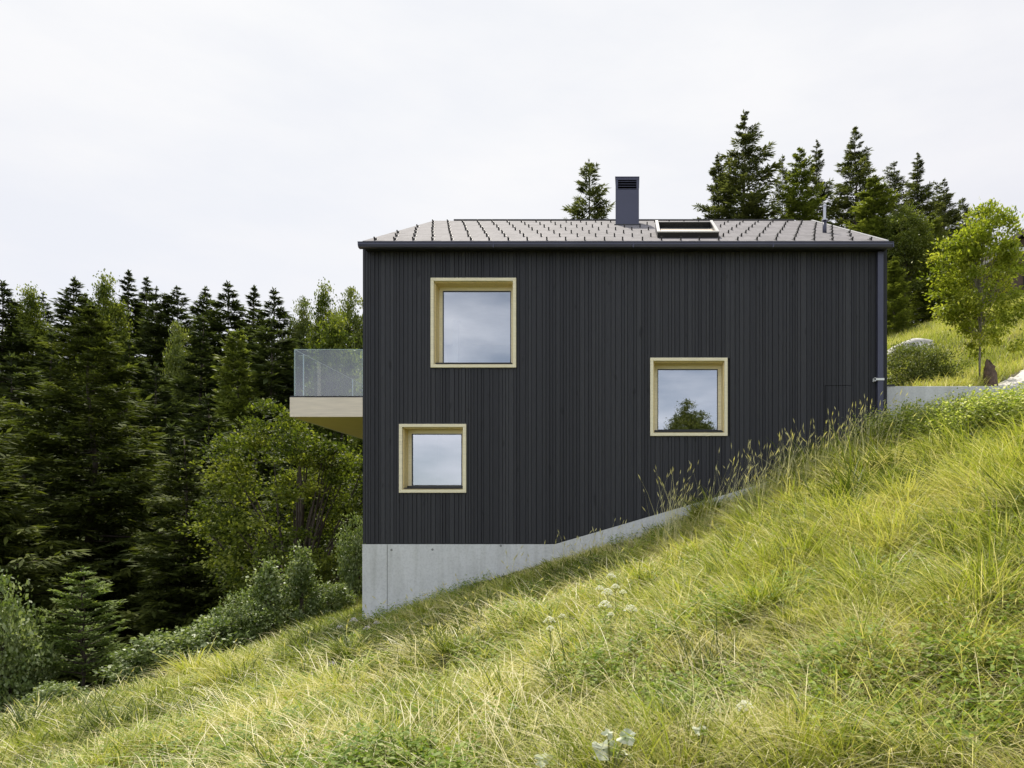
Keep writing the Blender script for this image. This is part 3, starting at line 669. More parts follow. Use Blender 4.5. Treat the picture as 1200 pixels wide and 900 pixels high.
def leafy(name, seed, H, trunk_h, rad, nclump, nleaf, ll, lw, mat, bark='bark', tr=.1, spread=.35, cz=None, limbs=10, shell=.55, stems=1, upb=.5, cone=0.):
    """broadleaf: trunk, limbs to clumps, leaves in clumps. rad=(rx,ry,rz)"""
    g = np.random.default_rng(seed); tk = MB(); cr_ = MB()
    rx, ry, rz_ = rad; cz = cz if cz is not None else H-rz_
    d = norm(g.normal(0, 1, (nclump, 3))); rr2 = shell+(1-shell)*g.random(nclump)**.6
    lump = 1+.20*np.sin(d[:, 0]*4+seed)+.16*np.sin(d[:, 2]*5+d[:, 1]*4+seed*2)
    c_ = d*(rr2*lump)[:, None]*np.array([rx, ry, rz_])
    if cone: c_[:, :2] *= (1-cone*np.clip(c_[:, 2:3]/rz_, -1, 1))
    c_ += np.array([0, 0, cz])
    c_ = c_[c_[:, 2] > .05*H]; nclump = len(c_)
    for s_i in range(stems):
        a_ = g.uniform(0, 6.28); q = .12*rx*(stems > 1)
        top = (g.normal(0, .08*rx), g.normal(0, .08*rx), cz+rz_*.55)
        pts_ = [(q*math.cos(a_), q*math.sin(a_), -.3), (q*1.4*math.cos(a_), q*1.4*math.sin(a_), trunk_h*.5), (q*2*math.cos(a_)+g.normal(0, .03), q*2*math.sin(a_), trunk_h), tuple(np.array(top)*.5+np.array([q*2*math.cos(a_), q*2*math.sin(a_), trunk_h])*.5), top]
        tk.tube(pts_, [tr*1.3, tr, tr*.85, tr*.5, tr*.15], 7)
    for k in g.choice(nclump, min(nclump, limbs), replace=False):
        z0 = trunk_h*.8+(c_[k, 2]-trunk_h*.8)*g.uniform(.15, .5); e = c_[k]; b_ = np.array([0, 0, max(z0, .1)])
        m_ = (b_+e)/2+np.array([0, 0, .12*(e[2]-b_[2])])+g.normal(0, .05*rx, 3)
        tk.tube([b_, m_, e], [tr*.38, tr*.22, tr*.07], 5, cap=False)
    ci = np.repeat(np.arange(nclump), nleaf); n = len(ci)
    cs = g.uniform(.6, 1.3, nclump)*spread
    offs = g.normal(0, 1, (n, 3))*np.array([1, 1, .55])*cs[ci][:, None]
    p = c_[ci]+offs
    outd = norm(c_[ci]-np.array([0, 0, cz-.3*rz_]))
    dd = norm(outd*.8+g.normal(0, .7, (n, 3))+np.array([0, 0, -.15])); wv = norm(np.cross(dd, norm(outd*upb+np.array([0, 0, 1.])+g.normal(0, .55, (n, 3)))))
    sz = g.uniform(.6, 1.25, n); v_ = np.clip(.45+g.normal(0, .2, n)+.22*g.normal(0, 1, nclump)[ci], 0, 1)
    cr_.leaves(p, dd, wv, ll*sz, lw*sz, v_)
    return tk.mesh(name+'_trunk', M[bark], True), cr_.mesh(name+'_crown', M[mat])

# templates
PW = dict(far=(.80, .72, .90, .66), hill=(.78, .60, .86), larch=(.62, .62), big=(.74, .75, .45))
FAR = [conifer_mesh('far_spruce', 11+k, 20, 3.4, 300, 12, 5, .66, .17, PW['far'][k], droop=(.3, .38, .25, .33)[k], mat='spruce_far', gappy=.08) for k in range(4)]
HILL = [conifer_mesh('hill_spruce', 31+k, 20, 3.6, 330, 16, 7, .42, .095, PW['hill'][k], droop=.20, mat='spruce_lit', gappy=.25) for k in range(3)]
LARCH = [conifer_mesh('larch', 51+k, 20, 3.4, 300, 16, 6, .42, .12, PW['larch'][k], droop=.12, mat='larch', hang=.12) for k in range(2)]
DEC = [leafy('far_broadleaf', 71+k, 26, 10, (4.0, 4.0, 7.6), 420, 80, .32, .21, ('leaf_dark', 'leaf_mid')[k], spread=.52, tr=.22, limbs=40, cone=.2, shell=.6) for k in range(2)]
BIG = conifer_mesh('near_spruce', 5, 20, 4.2, 640, 26, 6, .36, .085, PW['big'][0], base=.02, mat='spruce', droop=.42, hang=.50, gappy=.05)
BIG2 = conifer_mesh('near_spruce_b', 6, 14, 2.8, 440, 22, 5, .30, .075, PW['big'][1], base=.02, mat='spruce', droop=.28, hang=.35)
BIGLIT = conifer_mesh('column_conifer', 8, 20, 2.6, 460, 18, 4, .42, .14, PW['big'][2], base=.02, mat='larch', droop=.15, hang=.25)

ORD = ['first', 'second', 'third', 'fourth', 'fifth', 'sixth', 'seventh', 'eighth', 'ninth', 'tenth', 'eleventh', 'twelfth', 'thirteenth', 'fourteenth', 'fifteenth', 'sixteenth']
def place(px, ptop, t, kind, wpx, label, cat='tree', group=None, name=None, base_py=None):
    x, y = (px-CX)/F*t, t-D; top = (CY-ptop)/F*t; zb = gz(x, y)-.3
    k, i = kind; me = {'far': FAR, 'hill': HILL, 'larch': LARCH, 'dec': DEC, 'big': [BIG, BIG2, BIGLIT]}[k][i % 4 if k == 'far' else i]
    H0 = {'far': 20, 'hill': 20, 'larch': 20, 'dec': 26, 'big': (20, 14, 20)[i] if k == 'big' else 20}[k]
    R0 = {'far': 3.4, 'hill': 3.6, 'larch': 3.4, 'dec': 4.3, 'big': (4.2, 2.8, 2.6)[i] if k == 'big' else 3}[k]
    H = max(top-zb, 2)
    if k == 'dec': sr = wpx/F*t/2/R0; H -= 7/F*t
    else:           # wpx is the crown's width 60 px below its top
        pw = PW[k][i % len(PW[k])]; Rw = min((wpx/F*t/2)/(60/F*t/H)**pw, .24*H); sr = Rw/R0
    nm = name or {'far': 'spruce_tree', 'hill': 'spruce_tree', 'larch': 'larch_tree', 'dec': 'broadleaf_tree', 'big': 'spruce_tree'}[k]
    return tree(nm, me, (x, y, zb), (sr, sr, H/H0), random.uniform(0, 6.28), label, cat, group)
GS = 'trees of the valley forest left of the house'
sky_l = [(3, 331, 82, ('far', 0), 58), (35, 350, 88, ('dec', 0), 60), (50, 343, 96, ('far', 1), 26), (88, 327, 84, ('far', 1), 41), (125, 340, 78, ('dec', 0), 60), (151, 319, 90, ('far', 2), 40), (172, 326, 96, ('far', 0), 34),
         (208, 337, 88, ('far', 3), 40), (241, 338, 86, ('far', 1), 41), (267, 332, 84, ('far', 0), 44), (298, 337, 88, ('far', 2), 42), (321, 340, 80, ('far', 0), 37), (352, 350, 84, ('dec', 1), 44), (381, 351, 80, ('dec', 0), 52), (412, 345, 78, ('dec', 1), 60), (440, 352, 80, ('far', 2), 40)]
for k, (px_, py_, t_, kd, wp) in enumerate(sky_l):
    lab = ('dark spruce' if kd[0] == 'far' else 'rounder leafy tree')+' on the forest skyline, '+ORD[k]+' treetop from the left edge'
    place(px_, py_, t_, kd, wp, lab, group=GS)
mid_l = [(60, 392, 60, ('far', 2), 56, 'dark spruce in front of the skyline, left of the big spruce'), (14, 418, 45, ('far', 3), 62, 'dark spruce at the left photo edge below the skyline'),
         (150, 400, 62, ('far', 1), 50, 'dark spruce close behind the right flank of the big spruce'), (183, 338, 86, ('far', 3), 31, 'narrow spruce squeezed between two taller skyline spruces'),
         (236, 372, 62, ('far', 2), 47, 'dark pointed spruce left of the yellow-green column tree'), (212, 384, 66, ('dec', 1), 46, 'yellowish leafy tree just below the skyline spruces'), (182, 428, 52, ('far', 0), 50, 'dark spruce in the middle of the forest above the small spruce'),
         (278, 388, 52, ('big', 2), 37, 'yellow-green column shaped conifer in the forest'), (319, 375, 56, ('far', 3), 47, 'dark narrow spruce right of the yellow-green column tree'), (352, 400, 60, ('far', 1), 50, 'dark spruce left of the balcony glass'),
         (242, 465, 44, ('far', 1), 52, 'dark spruce with low top under the yellow-green column tree'), (395, 395, 58, ('dec', 0), 90, 'dark leafy tree behind the balcony glass'), (300, 470, 40, ('far', 2), 56, 'dark spruce behind the big leafy tree'),
         (120, 470, 44, ('far', 3), 67, 'dark spruce hidden behind the big spruce'), (100, 345, 96, ('far', 3), 34, 'small spruce top behind the skyline near the big spruce'), (445, 400, 50, ('dec', 0), 80, 'dark leafy tree behind the house corner')]
for px_, py_, t_, kd, wp, lab in mid_l: place(px_, py_, t_, kd, wp, lab, group=GS, name='column_conifer' if kd == ('big', 2) else None)
for px_, py_, t_, wp in [(-60, 380, 60, 120), (200, 500, 36, 110), (30, 480, 34, 130), (340, 520, 36, 120), (160, 560, 34, 130), (70, 560, 36, 130), (280, 560, 32, 110), (10, 600, 28, 120), (430, 560, 34, 120), (230, 620, 26, 110)]:
    place(px_, py_, t_, ('far', random.randrange(4)), wp*.55, 'dark spruce filling the shade behind the front trees of the forest', group='dark spruces filling the forest')
for px_, py_, t_ in [(-150, 350, 80), (-210, 345, 86), (-270, 350, 80), (-340, 355, 84), (-420, 350, 82), (-500, 355, 86), (-180, 420, 56), (-260, 430, 52), (-350, 420, 56), (-440, 430, 54), (-150, 500, 36), (-230, 480, 38)]:
    place(px_, py_, t_, ('far', random.randrange(4)), 50, 'spruce of the valley forest beyond the left photo edge', group='spruces beyond the left photo edge')
# foreground trees left
place(107, 358, 29, ('big', 0), 92, 'biggest spruce, tall and shaggy, standing before the forest', group=None)
place(-45, 400, 23, ('big', 0), 90, 'spruce cut by the left photo edge, its branches reaching in', group=None)
place(216, 515, 25.5, ('big', 1), 66, 'medium spruce between the biggest spruce and the big leafy tree')
bt = leafy('leafy_tree', 3, 11.5, 3.0, (2.9, 2.7, 3.7), 260, 170, .125, .085, 'leaf_dark', spread=.27, tr=.16, limbs=60, shell=.66)
xx, yy = (348-CX)/F*23.5, 23.5-D; zt_ = (CY-476)/F*23.5
tree('leafy_tree', bt, (xx, yy, zt_-11.9), (1, 1, 1), .6, 'big bushy leafy tree below the balcony', 'tree')
# young fir in front of the spruces
ff = conifer_mesh('young_fir', 44, 3.0, 1.0, 95, 18, 7, .12, .035, .62, base=.10, mat='fir', droop=.02, hang=.05, gappy=.05)
x_, y_, z_, t_ = hit(100, 803, 8, 40); t_ = 15.5; x_ = (97-CX)/F*t_; y_ = t_-D; zb = (CY-808)/F*t_
tree('young_fir', ff, (x_, y_, zb), (.98, .98, .95*(808-657)/F*t_/3.0), .4, 'small young fir with layered branches at the meadow edge', 'tree')
# hill trees right
GH = 'trees on the hill behind the house'
hill = [(690, 189, 40, ('hill', 1), 56, 'lone spruce top rising above the roof left of the chimney'), (872, 131, 48, ('hill', 0), 54, 'tallest spruce above the roof, left of the gap of sky'),
        (842, 180, 50, ('hill', 2), 46, 'shorter spruce leaning against the left side of the tallest one'), (917, 182, 56, ('hill', 1), 30, 'slim spruce, left one of the three beside the roof vent'),
        (937, 174, 47, ('larch', 1), 44, 'greener conifer in the middle of the three beside the roof vent'), (957, 164, 58, ('hill', 2), 32, 'slim spruce, right one of the three beside the roof vent'),
        (1003, 148, 44, ('hill', 0), 64, 'broad dark spruce standing right of the roof vent'), (1024, 206, 36, ('larch', 0), 62, 'light green larch beside the right roof corner'), (1048, 190, 56, ('hill', 1), 44, 'small spruce top behind the light green larch'),
        (1075, 179, 46, ('hill', 2), 56, 'pointed spruce in the middle of the hill trees'), (1098, 214, 60, ('hill', 1), 34, 'narrow spruce top right of the pointed spruce'), (1107, 209, 52, ('hill', 0), 46, 'dark spruce second from the right end of the hill trees'),
        (1128, 232, 54, ('hill', 1), 44, 'last and lowest spruce at the right end of the hill trees'), (1060, 236, 35, ('dec', 1), 66, 'sunlit leafy tree between the house corner and the young tree'), (1092, 250, 36, ('larch', 1), 60, 'olive green larch behind the young tree'),
        (1110, 300, 40, ('hill', 2), 50, 'dark spruce behind the crown of the young tree'), (1048, 300, 31, ('larch', 0), 44, 'low bright larch touching the right wall of the house')]
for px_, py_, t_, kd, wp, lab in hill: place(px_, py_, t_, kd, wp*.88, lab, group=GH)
for px_, py_, t_, wp in [(1150, 300, 50, 80), (1185, 290, 60, 60), (1060, 280, 56, 80), (1230, 270, 55, 90)]:
    place(px_, py_, t_, ('hill', 0), wp*.6, 'dark spruce in the shade behind the front row on the hill', group='back row spruces on the hill')
# trees behind the camera, seen mirrored in the right window
for px_, py_, dist, wp, lab in [(805, 473, 52, 40, 'tree behind the viewer mirrored tallest in the right window'), (822, 486, 54, 40, 'tree behind the viewer mirrored at the right of the window pane'), (792, 492, 50, 40, 'tree behind the viewer mirrored at the left of the window pane')]:
    x_ = (px_-CX)/F*dist; y_ = -(dist-D)+.7; top = (CY-py_)/F*dist; zb = gz(x_, y_)
    tree('leafy_tree', DEC[1], (x_, y_, zb), (wp/F*dist/8.6,)*2+((top-zb)/26,), 1., lab, 'tree', 'trees mirrored in the window')

# young tree at right with its stump
yt = leafy('young_tree', 19, 4.75, 1.35, (1.05, 1.0, 1.75), 240, 85, .10, .05, 'leaf_bright', bark='pale_bark', tr=.028, spread=.125, limbs=60, shell=.35, cone=.35, cz=2.95)
tx, ty = (1148-CX)/F*17.2, 17.2-D; tz = gz(tx, ty)
tree('young_tree', yt, (tx, ty, tz), (1, 1, ((CY-232)/F*17.2-tz)/4.95), 0, 'slender young tree with bright yellow-green leaves beside a stump', 'tree')
mb = MB(); g = np.random.default_rng(4); n = 12; V = []; lev = [(-.2, .20), (.0, .19), (.12, .16), (.25, .15), (.40, .145), (.52, .11), (.60, .12), (.66, .07)]
for z, r_ in lev:
    for j in range(n):
        a_ = j*2*math.pi/n; q = r_*(1+.25*math.sin(a_*3+z*4)+g.normal(0, .08)); V.append((q*math.cos(a_)-.10*z, q*math.sin(a_), z*(1+.12*math.sin(a_*2))))
Fq = [(i*n+j, i*n+(j+1) % n, (i+1)*n+(j+1) % n, (i+1)*n+j) for i in range(len(lev)-1) for j in range(n)]
mb.add(V, Fq); mb.add(V[-n:], [list(range(n))])
sx, sy = (1161-CX)/F*16.9, 16.9-D; o = mb.build('tree_stump', M['stump'], smooth=True); o.location = (sx, sy, gz(sx, sy)); tag(o, 'dark weathered broken stump leaning by the young tree', 'stump')
# bush and boulder behind wall
bs = leafy('bush', 23, 1.5, .3, (.86, .7, .72), 200, 75, .06, .035, 'bush', tr=.02, spread=.13, stems=4, shell=.5, limbs=20)
t_ = 18.3; x_, y_ = (1078-CX)/F*t_, t_-D; tree('bush', bs, (x_, y_, gz(x_, y_)-.05), (1, 1, 1), 0, 'round olive green bush growing behind the retaining wall', 'bush')
def rock(name, c, r, seed, label):
    g = np.random.default_rng(seed); mb = MB(); nu, nv = 22, 12; V = []
    for j in range(nv+1):
        ph = math.pi*j/nv
        for i in range(nu):
            th_ = 2*math.pi*i/nu; d = np.array([math.sin(ph)*math.cos(th_), math.sin(ph)*math.sin(th_), math.cos(ph)])
            q = 1+.16*math.sin(d[0]*3+seed)+.12*math.sin(d[1]*5+d[2]*3+seed)+.04*g.normal(); V.append(tuple(d*q*np.array(r)))
    mb.add(V, [(j*nu+i, j*nu+(i+1) % nu, (j+1)*nu+(i+1) % nu, (j+1)*nu+i) for j in range(nv) for i in range(nu)])
    o = mb.build(name, M['boulder'], smooth=True); o.location = c; return tag(o, label, 'rock')
t_ = 24.; x_, y_ = (1066-CX)/F*t_, t_-D
o = rock('boulder', (x_, y_, (CY-413)/F*t_), (1.0, .7, .36), 2, 'long pale grey boulder lying on the bank beside the house'); o.rotation_euler = (0, -.25, .2)

# chalet at right edge
ch = empty('chalet', ((1177-CX)/F*31, 31-D, gz((1200-CX)/F*31, 31-D)), 0, 'old brown wooden chalet cut by the right photo edge', 'house')
zb = ch.location.z; z_e = (CY-293)/F*31-zb
mb = MB(); mb.box(.55, 8, .6, 8, -1.5, z_e+.3); mb.build('wall', M['old_wood'], ch)
mb = MB(); Vr = [(-.35, -.6, z_e), (4.3, -.6, z_e+3.2), (8.9, -.6, z_e)]
for a_, b_ in ((Vr[0], Vr[1]), (Vr[1], Vr[2])):
    mb.hexa([(a_[0], -.6, a_[2]-.12), (b_[0], -.6, b_[2]-.12), (a_[0], 9, a_[2]-.12), (b_[0], 9, b_[2]-.12), (a_[0], -.6, a_[2]+.12), (b_[0], -.6, b_[2]+.12), (a_[0], 9, a_[2]+.12), (b_[0], 9, b_[2]+.12)])
mb.build('roof', M['roof_brown'], ch)
mb = MB(); mb.box(-.38, .6, -.63, 9, z_e-.30, z_e-.125); mb.build('eaves_board', M['verge'], ch)
mb = MB(); mb.add([(.55, .598, z_e+.3), (8, .598, z_e+.3), (4.3, .598, z_e+3.0)], [(0, 1, 2)]); mb.build('gable', M['old_wood'], ch)
bl = MB(); zz_ = (CY-385)/F*31-zb
bl.hexa([(-.5, -.6, zz_), (3, -.6, zz_+.9), (-.5, .55, zz_), (3, .55, zz_+.9), (-.5, -.6, zz_+.14), (3, -.6, zz_+1.04), (-.5, .55, zz_+.14), (3, .55, zz_+1.04)]); bl.build('ramp', M['old_wood'], ch)
bl = MB(); bl.tube([(-.5, -.55, zz_+1.1), (3, -.55, zz_+2.0)], .03, 6)
for k in range(8): q = -.5+k*.5; bl.tube([(q, -.55, zz_+.1+(q+.5)*.257), (q, -.55, zz_+1.1+(q+.5)*.257)], .02, 5)
bl.build('railing', M['grey_metal'], ch)
mb = MB(); mb.box(1.2, 2.2, .56, .598, z_e-1.6, z_e-.5); mb.build('window', M['black'], ch)

# shrubs at the meadow's lower edge
sA = leafy('shrub', 81, 1.7, .4, (1.0, .8, .72), 110, 42, .125, .09, 'shrub', tr=.022, spread=.16, stems=5, shell=.5, limbs=24)
sB = leafy('sapling', 82, 2.6, .5, (.62, .55, 1.15), 105, 34, .11, .075, 'shrub', tr=.02, spread=.14, stems=4, shell=.35, limbs=30, cone=.5)
sC = leafy('broadleaf_shrub', 83, 2.2, .4, (.9, .8, .95), 100, 62, .105, .07, 'shrub', tr=.022, spread=.18, stems=5, shell=.45, limbs=24)
GSB = 'shrubs along the lower meadow edge'
for me, px_, pb, ptop, t_, s_, lab, nm in [
    (sA, 160, 815, 770, 14.6, .6, 'low leafy shrub right of the small young fir', 'shrub'), (sA, 200, 800, 742, 15.2, .8, 'broad pale-leaved shrub at the middle of the meadow edge', 'shrub'),
    (sA, 248, 780, 724, 15.8, .78, 'dense shrub with whitish leaves below the saplings', 'shrub'), (sC, 284, 768, 705, 16.6, .62, 'darker shrub touching the foot of the saplings', 'shrub'),
    (sB, 314, 752, 655, 17.4, .72, 'left one of two tall leafy saplings at the meadow edge', 'sapling'), (sB, 353, 730, 640, 18.2, .70, 'right one of two tall leafy saplings at the meadow edge', 'sapling'),
    (sA, 384, 712, 684, 18.6, .55, 'small bush between the saplings and the concrete plinth', 'shrub'), (sC, 418, 712, 618, 20.5, .62, 'leafy shrub half hidden behind the plinth corner', 'shrub'),
    (sC, 4, 815, 700, 14.2, .72, 'tall shrub with whitish leaves at the left photo edge', 'broadleaf_shrub'), (sC, 38, 815, 738, 14.8, .5, 'shrub between the left photo edge and the small young fir', 'broadleaf_shrub'), (sA, 66, 835, 800, 13.6, .5, 'low shrub at the foot of the small young fir', 'shrub')]:
    x_, y_ = (px_-CX)/F*t_, t_-D; zb = (CY-pb)/F*t_; H0 = {id(sA): 1.7, id(sB): 2.6, id(sC): 2.2}[id(me)]
    g0 = gz(x_, y_)-.05; zb = min(max(g0, zb-.6), zb+.3) if abs(g0-zb) < 2.5 else zb
    o = tree(nm, me, (x_, y_, g0), (s_, s_, ((CY-ptop)/F*t_-g0)/H0), random.uniform(0, 6), lab, 'shrub', GSB)

# ------------------------------------------------------------------ meadow grass
def blades(mb, x, y, h, wd, az, a0, a1, val, twist=None, seg=4, zoff=-.02):
    n = len(x); z = ground(x, y)+zoff
    pos = np.stack([x, y, z], -1); st = [pos]; ds = h/seg
    ca_, sa_ = np.cos(az), np.sin(az)
    for k in range(seg):
        a_ = a0+(a1-a0)*((k+.5)/seg)**1.1
        pos = pos+np.stack([ca_*np.sin(a_)*ds, sa_*np.sin(a_)*ds, np.cos(a_)*ds], -1); st.append(pos)
    tw = az+math.pi/2+(rng.normal(0, .7, n) if twist is None else twist)
    wv = np.stack([np.cos(tw), np.sin(tw), rng.normal(0, .15, n)], -1)*.5
    prof = np.array([.75, 1., .85, .55, 0]) if seg == 4 else np.array([.8, 1., .65, 0])
    VV = []
    for k in range(seg):
        VV += [st[k]-wv*(wd*prof[k])[:, None], st[k]+wv*(wd*prof[k])[:, None]]
    VV.append(st[seg]); V_ = np.stack(VV, 1); nv = 2*seg+1
    base_i = (np.arange(n)*nv)[:, None]
    Q = np.concatenate([base_i+np.array([[2*k, 2*k+1, 2*k+3, 2*k+2]]) for k in range(seg-1)], 0)
    T = base_i+np.array([[2*seg-2, 2*seg-1, 2*seg]])
    off = mb.n
    mb.v.append(V_.reshape(-1, 3).astype(np.float32)); mb.n += n*nv
    for A in (Q, T):
        mb.loops.append((A+off).ravel()); mb.tot.append(np.full(len(A), A.shape[1])); mb.mi.append(np.zeros(len(A), int))
    mb.val.append(np.concatenate([np.tile(val, seg-1), val]).astype(np.float32))
    return st[seg]
def meadow_ok(x, y):
    ok = ~((x > HX0-.03) & (x < HX1+.03) & (y > -.04) & (y < 10.1))
    ok &= x > edge_x(y)-.4+ (fbm(x, y, 1.1, 9)-.5)*1.6
    ok &= ~((x > 5.8) & (y > .16) & (y < .54))
    ok &= ~((x > 8.1) & (y > .5) & (y < .56+(x-8.15)*.94))
    ok &= ~((x < -6.2) & (y > 7))
    return ok
def sample(n, t0, t1, p, pxlo=-230, pxhi=1430):
    u = rng.random(n); e = 2-p
    t = (t0**e+u*(t1**e-t0**e))**(1/e)      # density ~ t^-p per area
    px = rng.uniform(pxlo, pxhi, n); return (px-CX)/F*t, t-D, t
mb = MB()
def field(x, y):
    straw = np.clip((fbm(x, y, .55, 3)-.42)*4.0, 0, 1)       # straw patches
    tall = np.clip((fbm(x, y, .8, 6)-.40)*3.2, 0, 1)
    lodge = (fbm(x, y, .35, 8)-.5)*5.0
    return straw, tall, lodge
rightness = lambda x, y: np.clip((x-1.2)/3.5, 0, 1)
def grow(x, y, t, az, tuft, hmul):
    n = len(x); straw, tall, lodge = field(x, y); rgt = rightness(x, y)
    isst = rng.random(n) < (.24+.52*straw+.08*(t < 9))*(1-.25*rgt)*(1-.5*np.clip((-x-1.5)/4, 0, 1))
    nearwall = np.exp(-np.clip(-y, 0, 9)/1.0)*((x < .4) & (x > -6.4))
    edge = np.clip((x-2.2)/1.5, 0, 1)*np.exp(-((y+2.2)/2.0)**2)*np.clip((6.2-x)/1.2, 0, 1)
    h = (.13+.16*tall+.20*rng.random(n)**2+.08*rgt)*np.where(isst, 1.2, 1.)*(1-.60*nearwall)*hmul+.50*edge*rng.random(n)
    h *= np.clip(.35+t/9, .5, 1)
    a0 = np.where(isst, rng.uniform(.5, 1.5, n), rng.uniform(0., .9, n))
    a1 = np.where(isst, rng.uniform(1.2, 2.0, n), rng.uniform(.7, 2.3, n))
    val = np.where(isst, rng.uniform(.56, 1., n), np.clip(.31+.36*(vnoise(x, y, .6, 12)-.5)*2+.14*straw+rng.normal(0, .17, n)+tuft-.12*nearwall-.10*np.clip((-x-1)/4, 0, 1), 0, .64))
    wd = np.where(isst, .0050, .0080)*rng.uniform(.5, 1.6, n)*np.clip(t/5.5, .6, 2.1)
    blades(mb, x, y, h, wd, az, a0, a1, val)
# sward: single blades in every direction, swirling with the lodged patches
for (n, t0, t1, p) in ((48000, 1.9, 6.5, .35), (120000, 6.5, 17.5, 1.25)):
    x, y, t = sample(n, t0, t1, p); ok = meadow_ok(x, y); x, y, t = x[ok], y[ok], t[ok]; n = len(x)
    _, _, lodge = field(x, y)
    az = np.where(rng.random(n) < .45, np.pi+lodge*1.6+rng.normal(0, .6, n), rng.uniform(0, 6.28, n))
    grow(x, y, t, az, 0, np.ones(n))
# tufts: blades arching out of a common foot
for (n, t0, t1, p, per) in ((1500, 1.9, 6.5, .35, 44), (4600, 6.5, 17.5, 1.15, 36)):
    x, y, t = sample(n, t0, t1, p); ok = meadow_ok(x, y); x, y, t = x[ok], y[ok], t[ok]; n = len(x)
    sz = rng.uniform(.5, 1.5, n)**1.3; cv = rng.normal(0, .12, n); lean = rng.uniform(0, 6.28, n)
    k = np.repeat(np.arange(n), per); m_ = len(k); q = rng.random(m_)**.5*.11*sz[k]; a_ = rng.uniform(0, 6.28, m_)
    x2, y2 = x[k]+q*np.cos(a_), y[k]+q*np.sin(a_)
    az = np.where(rng.random(m_) < .35, lean[k]+rng.normal(0, .5, m_), a_+rng.normal(0, .5, m_))
    ok = meadow_ok(x2, y2)
    grow(x2[ok], y2[ok], t[k][ok], az[ok], cv[k][ok], (1.15*sz[k]**.6)[ok])
# big tussocks
for (n, t0, t1, p, per) in ((150, 2.2, 6.5, .35, 240), (700, 6.5, 16.5, 1.1, 150)):
    x, y, t = sample(n, t0, t1, p); ok = meadow_ok(x, y) & (rng.random(n) < .25+.75*np.clip((x+3)/5, 0, 1)) & ~((x < 1) & (y > -2.2)) & ~((x > 5.3) & (y > -4.6)); x, y, t = x[ok], y[ok], t[ok]; n = len(x)
    sz = rng.uniform(.6, 1.5, n); cv = rng.normal(-.05, .16, n); lean = np.pi+rng.normal(0, 1.3, n)
    k = np.repeat(np.arange(n), per); m_ = len(k); q = rng.random(m_)**.5*.15*sz[k]; a_ = rng.uniform(0, 6.28, m_)
    x2, y2 = x[k]+q*np.cos(a_), y[k]+q*np.sin(a_); az = np.where(rng.random(m_) < .45, lean[k]+rng.normal(0, .5, m_), a_+rng.normal(0, .4, m_))
    ok = meadow_ok(x2, y2)
    grow(x2[ok], y2[ok], t[k][ok], az[ok], cv[k][ok], (1.9*sz[k]**.7)[ok])
# coarser sward outside the photographed wedge
x = rng.uniform(-15, 16, 90000); y = rng.uniform(-24, -.2, 90000); t_ = y+D; px_ = np.where(t_ > .5, CX+x/np.maximum(t_, .5)*F, -9999)
ok = meadow_ok(x, y) & ((px_ < -200) | (px_ > 1400) | (t_ < 2.0)) & (np.hypot(x, t_) > .9); x, y = x[ok], y[ok]; n = len(x); grow(x, y, np.full(n, 8.), rng.uniform(0, 6.28, n), 0, np.ones(n))
# bank behind the wall
x = rng.uniform(5.9, 17, 60000); y = rng.uniform(.56, 15, 60000); ok = meadow_ok(x, y); x, y = x[ok], y[ok]; n = len(x)
val = np.clip(.48+.35*(fbm(x, y, .5, 3)-.5)*2+rng.normal(0, .15, n), 0, 1)
blades(mb, x, y, rng.uniform(.2, .5, n), rng.uniform(.010, .02, n), rng.uniform(0, 6.28, n), rng.uniform(0, .5, n), rng.uniform(.5, 1.6, n), val)
# strip left of and behind plinth
x = rng.uniform(-11, -6.2, 26000); y = rng.uniform(-.5, 6.5, 26000); ok = meadow_ok(x, y); x, y = x[ok], y[ok]; n = len(x)
val = np.clip(.45+.4*(fbm(x, y, .7, 3)-.5)*2+rng.normal(0, .16, n), 0, 1)
blades(mb, x, y, rng.uniform(.12, .38, n), rng.uniform(.008, .015, n), rng.uniform(0, 6.28, n), rng.uniform(0, .6, n), rng.uniform(.5, 1.8, n), val)
o = mb.build('meadow_grass', M['grass']); tag(o, 'long uncut meadow grass, green and straw coloured, covering the slope', 'grass', kind='stuff')

# long laid straw stalks
mb = MB(); x, y, t = sample(14000, 2.2, 15, .9); ok = meadow_ok(x, y) & (rng.random(14000) < 1-.55*np.clip((-x-1)/4, 0, 1)); x, y, t = x[ok], y[ok], t[ok]; n = len(x)
_, _, lodge = field(x, y)
blades(mb, x, y, rng.uniform(.45, .85, n), .0062*np.clip(t/6, .6, 1.7)*rng.uniform(.6, 1.4, n), np.pi+lodge+rng.normal(0, 1.0, n), rng.uniform(.5, 1.45, n), rng.uniform(1.3, 1.8, n), rng.uniform(.68, 1, n), twist=rng.normal(0, .3, n))
o = mb.build('laid_stalks', M['grass']); tag(o, 'long pale straw stalks bent over and lying across the meadow', 'grass', kind='stuff')

